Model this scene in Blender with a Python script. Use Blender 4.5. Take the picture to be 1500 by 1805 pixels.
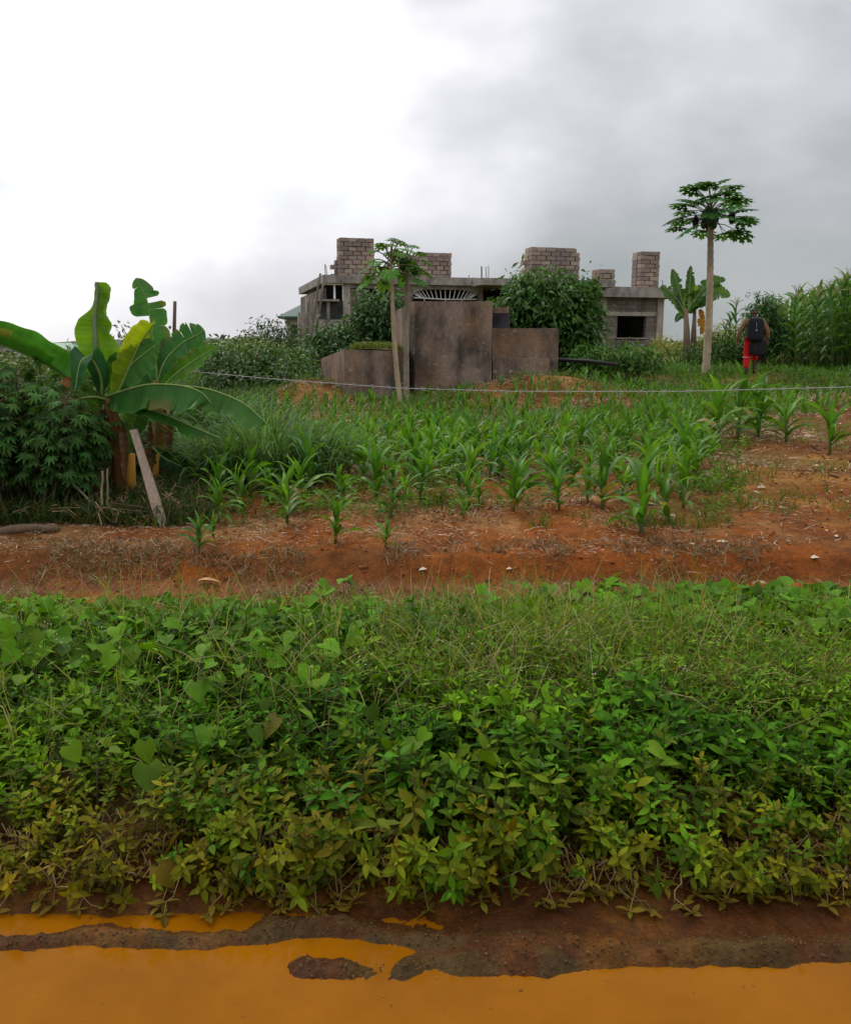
import bpy, math, random
import numpy as np
from mathutils import Vector, Matrix
for o in list(bpy.data.objects): bpy.data.objects.remove(o)
R = math.radians
SC = bpy.context.scene
COL = SC.collection
rng = np.random.default_rng(7)
random.seed(7)

# ---------------------------------------------------------------- camera
CAMZ = 1.7; PITCH = R(10.4); F = 1563.0
cam = bpy.data.cameras.new('camera'); co = bpy.data.objects.new('camera', cam); COL.objects.link(co)
cam.sensor_fit = 'VERTICAL'; cam.sensor_height = 24; cam.lens = 24*F/1805
cam.clip_start = 0.05; cam.clip_end = 3000
co.location = (0, 0, CAMZ); co.rotation_euler = (math.pi/2-PITCH, 0, 0)
SC.camera = co
# ---------------------------------------------------------------- view
SC.view_settings.view_transform = 'Standard'; SC.view_settings.look = 'None'
SC.view_settings.gamma = 1; SC.view_settings.exposure = 0.0
SC.cycles.max_bounces = 6; SC.cycles.transparent_max_bounces = 8
SC.cycles.use_denoising = True
# ---------------------------------------------------------------- world: overcast sky
W = bpy.data.worlds.new("World"); SC.world = W; W.use_nodes = True
nt = W.node_tree; nt.nodes.clear()
def N(t, typ, **k):
    n = t.nodes.new(typ)
    for a, b in k.items():
        if a.startswith('i_'): n.inputs[a[2:].replace('_', ' ')].default_value = b
        else: setattr(n, a, b)
    return n
def math_(t, op, a, b=None, c=None):
    n = t.nodes.new('ShaderNodeMath'); n.operation = op
    for i, v in enumerate((a, b, c)):
        if v is None: continue
        if isinstance(v, (int, float)): n.inputs[i].default_value = v
        else: t.links.new(v, n.inputs[i])
    return n.outputs[0]
def ramp(t, fac, stops, interp='LINEAR'):
    n = t.nodes.new('ShaderNodeValToRGB'); r = n.color_ramp; r.interpolation = interp
    while len(r.elements) < len(stops): r.elements.new(0.5)
    for e, (p, c) in zip(r.elements, stops):
        e.position = p; e.color = (c[0], c[1], c[2], 1)
    t.links.new(fac, n.inputs[0]); return n.outputs[0]
def mixc(t, fac, a, b, typ='MIX'):
    n = t.nodes.new('ShaderNodeMix'); n.data_type = 'RGBA'; n.blend_type = typ
    for i, v in ((0, fac), (6, a), (7, b)):
        if isinstance(v, (int, float)): n.inputs[i].default_value = v
        elif isinstance(v, tuple): n.inputs[i].default_value = (*v, 1)
        else: t.links.new(v, n.inputs[i])
    return n.outputs[2]
SUN_EL, SUN_AZ = R(52), R(-38)          # behind cloud, upper left
sky = N(nt, 'ShaderNodeTexSky', sky_type='NISHITA', sun_disc=False, sun_elevation=SUN_EL, sun_rotation=SUN_AZ)
tc = N(nt, 'ShaderNodeTexCoord'); sep = N(nt, 'ShaderNodeSeparateXYZ')
nt.links.new(tc.outputs['Generated'], sep.inputs[0])
X, Y, Z = sep.outputs
def noise(t, vec, scale, detail=3, rough=.5, lac=2):
    n = N(t, 'ShaderNodeTexNoise'); n.inputs['Scale'].default_value = scale; n.inputs['Detail'].default_value = detail
    n.inputs['Roughness'].default_value = rough
    if vec is not None: t.links.new(vec, n.inputs['Vector'])
    return n.outputs['Fac']
mp = N(nt, 'ShaderNodeMapping'); nt.links.new(tc.outputs['Generated'], mp.inputs[0]); mp.inputs['Scale'].default_value = (1, 1, 1.7)
mp.inputs['Location'].default_value = (3.1, 1.7, .35)
n1 = noise(nt, mp.outputs[0], 2.6, 4, .5)
n2 = noise(nt, mp.outputs[0], 7, 3, .5)
# brightness: bright around the hidden sun, darker to the right and low down
d = N(nt, 'ShaderNodeVectorMath', operation='DOT_PRODUCT')
nt.links.new(tc.outputs['Generated'], d.inputs[0]); SD = Vector((math.sin(R(-27))*math.cos(R(17)), math.cos(R(-27))*math.cos(R(17)), math.sin(R(17)))); d.inputs[1].default_value = SD
fall = math_(nt, 'SUBTRACT', 1.0, d.outputs['Value'])
fall = math_(nt, 'MINIMUM', fall, 0.45)
b0 = math_(nt, 'SUBTRACT', 1.10, math_(nt, 'MULTIPLY', fall, 2.1))
b0 = math_(nt, 'MAXIMUM', b0, 0.68)
hi_ = N(nt, 'ShaderNodeMapRange', interpolation_type='SMOOTHSTEP'); hi_.inputs[1].default_value = .36; hi_.inputs[2].default_value = .75; hi_.inputs[4].default_value = 1.0; nt.links.new(Z, hi_.inputs[0])   # the cloud is thinner and brighter overhead
b0 = math_(nt, 'ADD', b0, hi_.outputs[0])
b1 = math_(nt, 'ADD', b0, math_(nt, 'MULTIPLY', math_(nt, 'SUBTRACT', n1, .5), .70))
b1 = math_(nt, 'ADD', b1, math_(nt, 'MULTIPLY', math_(nt, 'SUBTRACT', n2, .5), .40))
lowd = math_(nt, 'SUBTRACT', 1.0, math_(nt, 'MULTIPLY', math_(nt, 'MULTIPLY', math_(nt, 'MAXIMUM', math_(nt, 'SUBTRACT', .25, Z), 0.0), 1.7), math_(nt, 'MINIMUM', math_(nt, 'MULTIPLY', math_(nt, 'ADD', fall, .05), 4.0), 1.0)))
b1 = math_(nt, 'MULTIPLY', b1, lowd)
cloud = ramp(nt, b1, [(0.0, (.16, .22, .25)), (.35, (.30, .335, .345)), (.55, (.46, .475, .49)), (.8, (.78, .77, .82)), (1.0, (1.15, 1.15, 1.15))])
cl10 = mixc(nt, 1.0, cloud, (10, 10, 10), 'MULTIPLY')
mx = mixc(nt, 0.93, sky.outputs[0], cl10)
bg = N(nt, 'ShaderNodeBackground'); bg.inputs[1].default_value = 0.105
nt.links.new(mx, bg.inputs[0])
wo = N(nt, 'ShaderNodeOutputWorld'); nt.links.new(bg.outputs[0], wo.inputs[0])
# sun seen through thick cloud
sl = bpy.data.lights.new('sun', 'SUN'); sl.energy = 1.5; sl.angle = R(20); sl.color = (1, .93, .82)
so = bpy.data.objects.new('sun', sl); COL.objects.link(so)
sdir = Vector((math.sin(SUN_AZ)*math.cos(SUN_EL), math.cos(SUN_AZ)*math.cos(SUN_EL), math.sin(SUN_EL)))
so.rotation_euler = sdir.to_track_quat('Z', 'Y').to_euler()

# ---------------------------------------------------------------- helpers
CP, SP = math.cos(PITCH), math.sin(PITCH)
def ray(px, py):
    u = (px-750)/F; w = (902.5-py)/F
    return np.array([u, CP + w*SP, -SP + w*CP])
def P(px, py, y):                       # the point at distance y seen at photo pixel px, py
    r = ray(px, py); t = y/r[1]
    return np.array([r[0]*t, y, CAMZ + r[2]*t])
def G(px, py, z=0.0):                   # the point on height z
    r = ray(px, py); t = (z-CAMZ)/r[2]
    return np.array([r[0]*t, r[1]*t, z])

def hsh(ix, iy, seed):
    h = (ix.astype(np.int64)*374761393 + iy.astype(np.int64)*668265263 + seed*1442695041) & 0x7fffffff
    h = ((h ^ (h >> 13))*1274126177) & 0x7fffffff
    return ((h ^ (h >> 16)) & 0xffff)/65535.0
def vn(x, y, seed=0):
    x = np.asarray(x, float); y = np.asarray(y, float)
    ix = np.floor(x); iy = np.floor(y); fx = x-ix; fy = y-iy
    fx = fx*fx*(3-2*fx); fy = fy*fy*(3-2*fy)
    a = hsh(ix, iy, seed); b = hsh(ix+1, iy, seed); c = hsh(ix, iy+1, seed); e = hsh(ix+1, iy+1, seed)
    return a+(b-a)*fx+(c-a)*fy+(a-b-c+e)*fx*fy
def fbm(x, y, s, oct=4, seed=0, g=.5):
    t = 0; a = 1; n = 0
    for i in range(oct):
        t = t+a*vn(np.asarray(x)*s+13.7*i, np.asarray(y)*s-7.1*i, seed+i); n += a; a *= g; s *= 2.03
    return t/n
def sst(a, b, x):
    t = np.clip((x-a)/(b-a), 0, 1); return t*t*(3-2*t)

class MB:
    def __init__(s): s.v = []; s.q = []; s.t = []; s.c = []; s.n = 0
    def add(s, v, faces, col):
        v = np.asarray(v, float).reshape(-1, 3)
        c = np.asarray(col, float)
        if c.ndim == 1: c = np.tile(c, (len(v), 1))
        s.v.append(v); s.c.append(c)
        for f in faces:
            (s.q if len(f) == 4 else s.t).append(np.asarray(f)[None, :]+s.n)
        s.n += len(v)
    def batch(s, tv, tf, M, off, cols, cgrad=None):
        """template (k,3), faces (f,4); M (m,3,3); off (m,3); cols (m,3); cgrad (k,) multiplier"""
        m = len(off); k = len(tv)
        v = np.einsum('mij,kj->mki', M, tv)+off[:, None, :]
        c = np.repeat(cols[:, None, :], k, 1)
        if cgrad is not None: c = c*cgrad[None, :, None]
        s.v.append(v.reshape(-1, 3)); s.c.append(c.reshape(-1, 3))
        f = (tf[None]+(np.arange(m)*k)[:, None, None]+s.n).reshape(-1, tf.shape[1])
        (s.q if tf.shape[1] == 4 else s.t).append(f); s.n += m*k
    def box(s, x0, x1, y0, y1, z0, z1, col=(1, 1, 1), rot=0, jit=0):
        v = np.array([[x, y, z] for z in (z0, z1) for y in (y0, y1) for x in (x0, x1)], float)
        if jit: v = v+rng.normal(0, jit, v.shape)
        s.add(v, [(0, 2, 3, 1), (4, 5, 7, 6), (0, 1, 5, 4), (2, 6, 7, 3), (0, 4, 6, 2), (1, 3, 7, 5)], col)
    def tube(s, pts, rad, n=8, col=(1, 1, 1), cap=True):
        pts = np.asarray(pts, float); m = len(pts)
        rad = np.full(m, rad) if np.isscalar(rad) else np.asarray(rad, float)
        t = np.gradient(pts, axis=0); t /= np.linalg.norm(t, axis=1)[:, None]+1e-9
        ref = np.array([0, 0, 1.]) if abs(t[0, 2]) < .8 else np.array([1., 0, 0])
        vs = []
        for i in range(m):
            a = np.cross(t[i], ref); a /= np.linalg.norm(a)+1e-9; b = np.cross(a, t[i])
            ref = b*1.0 if False else ref
            for k in range(n):
                an = 2*math.pi*k/n
                vs.append(pts[i]+rad[i]*(math.cos(an)*a+math.sin(an)*b))
        fs = [(i*n+k, i*n+(k+1) % n, (i+1)*n+(k+1) % n, (i+1)*n+k) for i in range(m-1) for k in range(n)]
        if cap:
            vs += [pts[0], pts[-1]]
            fs += [(m*n, (k+1) % n, k) for k in range(n)]+[(m*n+1, (m-1)*n+k, (m-1)*n+(k+1) % n) for k in range(n)]
        s.add(vs, fs, col)
    def build(s, name, mat, parent=None, smooth=False, loc=None):
        me = bpy.data.meshes.new(name)
        v = np.concatenate(s.v) if s.v else np.zeros((0, 3)); c = np.concatenate(s.c) if s.c else np.zeros((0, 3))
        if loc is not None: v = v-np.asarray(loc)
        q = np.concatenate(s.q) if s.q else np.zeros((0, 4), int); t = np.concatenate(s.t) if s.t else np.zeros((0, 3), int)
        me.vertices.add(len(v)); me.vertices.foreach_set('co', v.ravel())
        nl = q.size+t.size; me.loops.add(nl)
        me.loops.foreach_set('vertex_index', np.concatenate([q.ravel(), t.ravel()]).astype(np.int32))
        me.polygons.add(len(q)+len(t))
        st = np.concatenate([np.arange(len(q))*4, q.size+np.arange(len(t))*3]).astype(np.int32)
        me.polygons.foreach_set('loop_start', st)
        me.polygons.foreach_set('use_smooth', np.full(len(q)+len(t), bool(smooth)))
        me.update(calc_edges=True); me.validate()
        a = me.color_attributes.new('Col', 'FLOAT_COLOR', 'POINT')
        a.data.foreach_set('color', np.concatenate([c, np.ones((len(c), 1))], 1).astype(np.float32).ravel())
        me.materials.append(mat)
        o = bpy.data.objects.new(name, me); COL.objects.link(o)
        if parent: o.parent = parent
        if loc is not None: o.location = loc
        return o
def tag(o, label=None, cat=None, group=None, kind=None):
    if label: o['label'] = label
    if cat: o['category'] = cat
    if group: o['group'] = group
    if kind: o['kind'] = kind
    return o
def empty(name, loc=(0, 0, 0), rz=0, label=None, cat=None, group=None):
    o = bpy.data.objects.new(name, None); COL.objects.link(o); o.location = loc; o.rotation_euler = (0, 0, rz)
    o.empty_display_size = .2
    return tag(o, label, cat, group)
def copy_tree(o, parent=None):
    c = o.copy(); COL.objects.link(c)
    if parent: c.parent = parent
    for ch in o.children: copy_tree(ch, c)
    return c
def purge(o):
    for ch in list(o.children): purge(ch)
    bpy.data.objects.remove(o)

def rotz(a):
    a = np.asarray(a, float); c, s = np.cos(a), np.sin(a); o, z = np.ones_like(c), np.zeros_like(c)
    return np.stack([np.stack([c, -s, z], -1), np.stack([s, c, z], -1), np.stack([z, z, o], -1)], -2)
def rotx(a):
    a = np.asarray(a, float); c, s = np.cos(a), np.sin(a); o, z = np.ones_like(c), np.zeros_like(c)
    return np.stack([np.stack([o, z, z], -1), np.stack([z, c, -s], -1), np.stack([z, s, c], -1)], -2)
def roty(a):
    a = np.asarray(a, float); c, s = np.cos(a), np.sin(a); o, z = np.ones_like(c), np.zeros_like(c)
    return np.stack([np.stack([c, z, s], -1), np.stack([z, o, z], -1), np.stack([-s, z, c], -1)], -2)

# ---------------------------------------------------------------- materials
def mat(name):
    m = bpy.data.materials.new(name); m.use_nodes = True; t = m.node_tree
    return m, t, t.nodes['Principled BSDF'], t.nodes['Material Output']
def leafmat(name, rough=.55, trans=.35, spec=.18, nscale=8):
    m, t, p, out = mat(name)
    at = N(t, 'ShaderNodeAttribute', attribute_name='Col')
    tc = N(t, 'ShaderNodeTexCoord')
    nz = noise(t, tc.outputs['Object'], nscale, 3)
    f = ramp(t, nz, [(.3, (.72, .75, .7)), (.7, (1.25, 1.2, 1.3))])
    c = mixc(t, 1.0, at.outputs['Color'], f, 'MULTIPLY')
    t.links.new(c, p.inputs['Base Color']); p.inputs['Roughness'].default_value = rough
    p.inputs['Specular IOR Level'].default_value = spec
    tr = N(t, 'ShaderNodeBsdfTranslucent'); ct = mixc(t, 1.0, c, (1.5, 1.35, .5), 'MULTIPLY'); t.links.new(ct, tr.inputs[0])
    mx = N(t, 'ShaderNodeMixShader'); mx.inputs[0].default_value = trans
    t.links.new(p.outputs[0], mx.inputs[1]); t.links.new(tr.outputs[0], mx.inputs[2]); t.links.new(mx.outputs[0], out.inputs[0])
    return m
def surf(name, rough=.9, nscale=6, lo=.7, hi=1.3, bump=.3, bscale=None, spec=.3, stretch=(1, 1, 1), detail=6):
    """vertex colour times noise, with bump"""
    m, t, p, out = mat(name)
    at = N(t, 'ShaderNodeAttribute', attribute_name='Col'); tc = N(t, 'ShaderNodeTexCoord')
    mp = N(t, 'ShaderNodeMapping'); t.links.new(tc.outputs['Object'], mp.inputs[0]); mp.inputs['Scale'].default_value = stretch
    nz = noise(t, mp.outputs[0], nscale, detail, .65)
    f = ramp(t, nz, [(.28, (lo,)*3), (.72, (hi,)*3)])
    c = mixc(t, 1.0, at.outputs['Color'], f, 'MULTIPLY'); t.links.new(c, p.inputs['Base Color'])
    p.inputs['Roughness'].default_value = rough; p.inputs['Specular IOR Level'].default_value = spec
    if bump:
        nb = noise(t, tc.outputs['Object'], bscale or nscale*4, 5, .6)
        b = N(t, 'ShaderNodeBump'); b.inputs['Strength'].default_value = bump; b.inputs['Distance'].default_value = .02
        t.links.new(nb, b.inputs['Height']); t.links.new(b.outputs[0], p.inputs['Normal'])
    return m
def concrete(name, base, dark, warm, sc=1.0, brick=False, rough=.92):
    m, t, p, out = mat(name)
    tc = N(t, 'ShaderNodeTexCoord'); V = tc.outputs['Object']
    mp = N(t, 'ShaderNodeMapping'); t.links.new(V, mp.inputs[0]); mp.inputs['Scale'].default_value = (1.3*sc, 1.3*sc, .62*sc)
    st = noise(t, mp.outputs[0], 1.6, 6, .65)
    bl = noise(t, V, .9*sc, 6, .6); fi = noise(t, V, 22, 5, .7)
    c = mixc(t, ramp(t, st, [(.40, (0, 0, 0)), (.60, (1, 1, 1))]), base, dark)
    c = mixc(t, ramp(t, bl, [(.45, (0, 0, 0)), (.7, (.8, .8, .8))]), c, warm)
    c = mixc(t, 1.0, c, ramp(t, fi, [(.3, (.75,)*3), (.7, (1.25,)*3)]), 'MULTIPLY')
    ch = noise(t, V, 9*sc, 3, .55); c = mixc(t, ramp(t, ch, [(.66, (0, 0, 0)), (.69, (.6, .6, .6))]), c, tuple(q*1.7 for q in base))
    c = mixc(t, ramp(t, noise(t, V, 3.3*sc, 5, .7), [(.58, (0, 0, 0)), (.7, (.7, .7, .7))]), c, tuple(q*.8 for q in dark))
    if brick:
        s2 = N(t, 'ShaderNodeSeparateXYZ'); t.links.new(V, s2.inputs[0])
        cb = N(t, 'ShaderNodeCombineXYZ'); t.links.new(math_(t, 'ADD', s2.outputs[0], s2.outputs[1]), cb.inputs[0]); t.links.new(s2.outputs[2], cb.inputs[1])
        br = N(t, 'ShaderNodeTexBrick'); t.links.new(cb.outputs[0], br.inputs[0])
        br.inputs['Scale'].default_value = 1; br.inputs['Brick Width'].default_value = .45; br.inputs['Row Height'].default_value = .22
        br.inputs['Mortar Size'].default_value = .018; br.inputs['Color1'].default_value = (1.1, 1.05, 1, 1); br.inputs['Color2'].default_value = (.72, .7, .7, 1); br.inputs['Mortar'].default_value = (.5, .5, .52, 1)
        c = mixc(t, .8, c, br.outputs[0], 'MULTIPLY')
    t.links.new(c, p.inputs['Base Color']); p.inputs['Roughness'].default_value = rough; p.inputs['Specular IOR Level'].default_value = .2
    b = N(t, 'ShaderNodeBump'); b.inputs['Strength'].default_value = .5; b.inputs['Distance'].default_value = .02
    t.links.new(fi, b.inputs['Height']); t.links.new(b.outputs[0], p.inputs['Normal'])
    return m
M_leaf = leafmat('leaf', .55, .28, .10); M_gloss = leafmat('glossy_leaf', .42, .25, .3); M_banana = leafmat('banana_leaf', .42, .4, .28, 5)
M_grass = leafmat('grass_blade', .55, .35, .2); M_maize = leafmat('maize_leaf', .42, .38, .32, 5)
M_straw = surf('straw', .8, 10, .7, 1.3, 0); M_bark = surf('bark', .9, 8, .6, 1.3, .6, stretch=(1, 1, .4)); M_stem = surf('stem', .7, 10, .75, 1.2, .2)
M_wood = surf('weathered_wood', .85, 5, .65, 1.25, .4, stretch=(6, 6, .6)); M_cloth = surf('cloth', .85, 30, .8, 1.2, .3); M_skin = surf('skin', .55, 20, .9, 1.1, 0)
M_metal = surf('rusty_metal', .6, 20, .6, 1.2, .2); M_plain = surf('painted', .6, 10, .85, 1.1, 0); M_block = surf('sandcrete', .95, 7, .72, 1.22, .7, 35)
M_conc = concrete('house_concrete', (.36, .33, .30), (.17, .15, .145), (.36, .32, .27)); M_conclt = concrete('column_concrete', (.42, .38, .33), (.27, .235, .2), (.46, .41, .34))
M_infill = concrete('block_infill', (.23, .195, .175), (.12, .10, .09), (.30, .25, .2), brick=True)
M_tank = concrete('tank_concrete', (.27, .205, .17), (.075, .060, .052), (.31, .185, .10), .8)
M_dark = concrete('shaded_plaster', (.10, .10, .11), (.06, .06, .07), (.12, .11, .10))  # shade of rooms and recesses put into a darker plaster colour

# ---------------------------------------------------------------- terrain
KY = [-400, -30, 0, 1.2, 1.7, 2.15, 2.30, 2.44, 2.7, 3.2, 3.9, 4.6, 5.2, 6.25, 6.5, 7.0, 22, 27, 35, 45, 55, 70, 110, 400, 2000]
KZ = [-2, .05, .05, .03, -.05, -.035, -.016, -.002, .11, .17, .18, .13, .05, .065, .18, .23, .52, .92, 1.38, 1.72, 1.75, 1.2, -2, -25, -120]
def line_dist(x, y, pts):
    d = np.full(x.shape, 1e9)
    for a, b in zip(pts[:-1], pts[1:]):
        ax, ay = a[:2]; bx, by = b[:2]; dx, dy = bx-ax, by-ay
        t = np.clip(((x-ax)*dx+(y-ay)*dy)/(dx*dx+dy*dy), 0, 1)
        d = np.minimum(d, np.hypot(x-ax-t*dx, y-ay-t*dy))
    return d
RA = [G(a, b) for a, b in [(-500, 1665), (-100, 1658), (60, 1664), (130, 1655), (250, 1657), (330, 1664), (430, 1655), (520, 1645), (600, 1632)]]
RB = [G(a, b) for a, b in [(540, 1706), (610, 1710), (690, 1716), (760, 1708), (850, 1700), (950, 1706), (1020, 1692), (1150, 1684), (1300, 1688), (1420, 1682), (1700, 1672), (2200, 1665)]]
RC = [G(a, b) for a, b in [(480, 1628), (640, 1644), (730, 1660), (860, 1664), (1000, 1670)]]
PATH = [(3.6, 6.6), (4.2, 8.5), (5.1, 11), (6.3, 13), (8.9, 17), (11.2, 19), (14.5, 21.5)]
EDGE_Y = [6.5, 7, 8, 9.5, 10.9, 13, 17, 19, 21]; EDGE_X = [1.7, 2.0, 2.5, 2.95, 3.4, 4.6, 7.3, 9.5, 40]
def H(x, y, detail=True):
    x = np.asarray(x, float); y = np.asarray(y, float)
    x, y = np.broadcast_arrays(x, y)
    yw = y+(fbm(x, y*0+3, .6, 2, 5)-.5)*.25*sst(2.6, 4, y)
    z = np.interp(yw, KY, KZ)
    z = z+(fbm(x, y, .12, 3, 11)-.5)*1.0*sst(12, 40, y)*(1-sst(60, 120, y)*.0)
    z = z-1.0*sst(4, 16, -x)*sst(12, 26, y)+.0*x
    z = z+.012*np.clip(x, 0, 30)*sst(8, 20, y)
    # house platform stays near its level; heap of soil beside the low tank
    hp = P(545, 700, 20.6); z = z+.5*np.exp(-(((x-2.7)/2.1)**2+((y-20.9)/1.3)**2)); z = z+.55*np.exp(-(((x-hp[0])/.95)**2+((y-21.2)/.9)**2))
    z = z+(fbm(x, y, .9, 4, 21)-.5)*.16*sst(6.6, 9, y)*(1-sst(40, 60, y))
    z = z+(fbm(x, y, 2.2, 5, 31, .6)-.5)*.09*sst(2.4, 2.7, y)*(1-sst(10, 14, y))
    # wheel ruts of the track
    for ry in (5.35, 6.15):
        z = z-(.05+.03*(fbm(x, y, 2.5, 3, 37)-.5))*np.exp(-((y-ry-.12*np.sin(x*.5))/.15)**2)
    # mud at the puddle's edge
    near = (1-sst(2.46, 2.62, y))*sst(1.75, 1.95, y)
    ridge = .032*np.exp(-(line_dist(x, y, RA)/.040)**2)+.046*np.exp(-(line_dist(x, y, RB)/.060)**2)+.022*np.exp(-(line_dist(x, y, RC)/.04)**2)
    wob = fbm(x, y, 6, 6, 41, .6)-.5
    fine = fbm(x, y, 24, 4, 51, .65)-.5
    z = z+near*(ridge*(1+1.3*wob)+wob*.020*sst(2.1, 2.28, y)+.016*sst(-.15, .35, x)*sst(2.2, 2.3, y)+fine*.020*np.clip(ridge/.02+.2, 0, 1))
    return z
def Hs(x, y): return float(H(np.array([x]), np.array([y]))[0])
def axis(parts):
    o = [];
    for a, b, s in parts: o += list(np.arange(a, b, s))
    return np.array(o)
g1 = 3.4*1.11**np.arange(1, 60); g1 = g1[g1 < 1500]
xs = np.concatenate([-g1[::-1], np.arange(-3.4, -1.7, .06), np.arange(-1.7, 1.7, .0125), np.arange(1.7, 3.45, .06), g1])
gy = 30*1.07**np.arange(1, 62)
ys = np.concatenate([-(3*1.4**np.arange(1, 15))[::-1], np.arange(-3, 1.7, .25), np.arange(1.7, 2.1, .04), np.arange(2.1, 2.62, .0085), np.arange(2.62, 7.2, .045), np.arange(7.2, 30.1, .2), gy])
XX, YY = np.meshgrid(xs, ys); ZZ = H(XX, YY)
def soil_colour(x, y, z):
    n1 = fbm(x, y, .8, 4, 61); n2 = fbm(x, y, 3.1, 4, 71); n3 = fbm(x, y, 11, 3, 81)
    red = np.array([.205, .058, .007]); orange = np.array([.42, .17, .035]); brown = np.array([.090, .034, .009])
    straw = np.array([.27, .14, .05]); mud = np.array([.060, .019, .004]); clod = np.array([.058, .032, .008]); green = np.array([.05, .09, .015])
    def mx(a, b, f): return a+(b-a)*f[..., None]
    c = np.zeros(x.shape+(3,))+red
    c = mx(c, brown, sst(.42, .62, n1)*.75)
    c = mx(c, straw, sst(6.5, 7.1, y+(n1-.5))*sst(.38, .6, n2)*.8)
    pd = line_dist(x, y, PATH)
    pth = (1-sst(.7, 1.9, pd+(n1-.5)*1.2))*sst(6.6, 7, y)
    c = mx(c, red*.9, pth*.9); c = mx(c, np.array([.33, .16, .035]), pth*sst(.50, .62, n1)*.8); c = mx(c, brown, pth*sst(.5, .62, fbm(x, y, 1.5, 3, 77))*.8)
    c = mx(c, np.array([.13, .036, .006]), pth*(np.exp(-((pd-.62-(n1-.5)*.5)/.22)**2))*.85); c = mx(c, straw, pth*sst(.55, .75, n2)*.4); c = mx(c, np.array([.09, .085, .015]), sst(6.9, 8, y)*sst(.55, .66, fbm(x, y, .9, 4, 201))*.6)
    rut = np.exp(-((y-5.35-.12*np.sin(x*.5))/.2)**2)+np.exp(-((y-6.15-.12*np.sin(x*.5))/.2)**2)
    c = mx(c, np.array([.15, .040, .010]), np.clip(rut, 0, 1)*.7); c = mx(c, brown*.8, np.exp(-((y-5.78)/.14)**2)*sst(.4, .6, n2)*.7)
    c = mx(c, brown*.6, sst(.55, .75, n3)*.4)
    c = mx(c, green, sst(20, 26, y)*.6)
    c = mx(c, np.array([.07, .03, .012]), (1-sst(4.5, 5.0, y))*sst(2.5, 2.7, y))
    near = 1-sst(2.45, 2.7, y)
    c = mx(c, mud, near)
    rd = np.minimum(np.minimum(line_dist(x, y, RA)/.035, line_dist(x, y, RB)/.055), line_dist(x, y, RC)/.045)
    c = mx(c, clod, near*(1-sst(.6, 1.6, rd))*sst(.3, .6, n3))
    c = mx(c, np.array([.15, .06, .008]), near*sst(.55, .7, n2)*.5)
    return c
mb = MB(); nyy, nxx = XX.shape
idx = np.arange(nyy*nxx).reshape(nyy, nxx)
mb.v = [np.stack([XX, YY, ZZ], -1).reshape(-1, 3)]; mb.c = [soil_colour(XX, YY, ZZ).reshape(-1, 3)]; mb.n = nyy*nxx
mb.q = [np.stack([idx[:-1, :-1], idx[:-1, 1:], idx[1:, 1:], idx[1:, :-1]], -1).reshape(-1, 4)]
m, t, p, out = mat('soil')
at = N(t, 'ShaderNodeAttribute', attribute_name='Col'); tcn = N(t, 'ShaderNodeTexCoord'); V = tcn.outputs['Object']
na = noise(t, V, 9, 6, .7); nb_ = noise(t, V, 60, 4, .7)
c = mixc(t, 1.0, at.outputs['Color'], ramp(t, na, [(.3, (.6,)*3), (.7, (1.35,)*3)]), 'MULTIPLY')
c = mixc(t, 1.0, c, ramp(t, nb_, [(.3, (.65,)*3), (.7, (1.35,)*3)]), 'MULTIPLY')
t.links.new(c, p.inputs['Base Color'])
sp = N(t, 'ShaderNodeSeparateXYZ'); t.links.new(V, sp.inputs[0])
wet = math_(t, 'SUBTRACT', 1.0, math_(t, 'MULTIPLY', math_(t, 'MAXIMUM', math_(t, 'SUBTRACT', sp.outputs[2], .015), 0.0), 20.0)); wet = math_(t, 'MAXIMUM', wet, 0.0)
t.links.new(math_(t, 'SUBTRACT', .92, math_(t, 'MULTIPLY', wet, .45)), p.inputs['Roughness']); p.inputs['Specular IOR Level'].default_value = .12
b = N(t, 'ShaderNodeBump'); b.inputs['Strength'].default_value = .7; b.inputs['Distance'].default_value = .02
t.links.new(math_(t, 'ADD', na, math_(t, 'MULTIPLY', nb_, .5)), b.inputs['Height']); t.links.new(b.outputs[0], p.inputs['Normal'])
tag(mb.build('ground', m, smooth=True), kind='structure')
# puddle
m, t, p, out = mat('muddy_water'); tcn = N(t, 'ShaderNodeTexCoord')
nw = noise(t, tcn.outputs['Object'], 2.5, 4, .6)
t.links.new(ramp(t, nw, [(.3, (.195, .066, .001)), (.7, (.27, .098, .002))]), p.inputs['Base Color'])
p.inputs['Roughness'].default_value = .08; p.inputs['Specular IOR Level'].default_value = .12; p.inputs['IOR'].default_value = 1.3
b = N(t, 'ShaderNodeBump'); b.inputs['Strength'].default_value = .12; b.inputs['Distance'].default_value = .01
t.links.new(noise(t, tcn.outputs['Object'], 14, 3, .5), b.inputs['Height']); t.links.new(b.outputs[0], p.inputs['Normal'])
mb = MB(); mb.box(-9, 9, 1.3, 2.56, -.06, 0.0); tag(mb.build('puddle_water', m), kind='structure')

# hills far off
for (x0, x1, yy, top, nm) in ((-420, 60, 900, 19, 'hills'), (60, 700, 1100, 22, 'hills')):
    mb = MB(); k = 60; xx = np.linspace(x0, x1, k)
    hh = top*(.35+.65*fbm(xx, xx*0+2, .006, 4, 3))*np.sin(np.linspace(.1, math.pi-.1, k))**.5
    vs = []
    for j in range(8):
        f = j/7.0
        for i in range(k): vs.append((xx[i], yy-200+200*f+(vn(xx[i]*.02, j*3.3, 9)-.5)*40, -40+(hh[i]+40)*math.sin(f*math.pi/2)+CAMZ*f))
    mb.add(vs, [(j*k+i, j*k+i+1, (j+1)*k+i+1, (j+1)*k+i) for j in range(7) for i in range(k-1)], (.06, .09, .05))
    tag(mb.build(nm, surf('hill_woods', .9, .05, .7, 1.3, 0), smooth=True), kind='structure')

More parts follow.
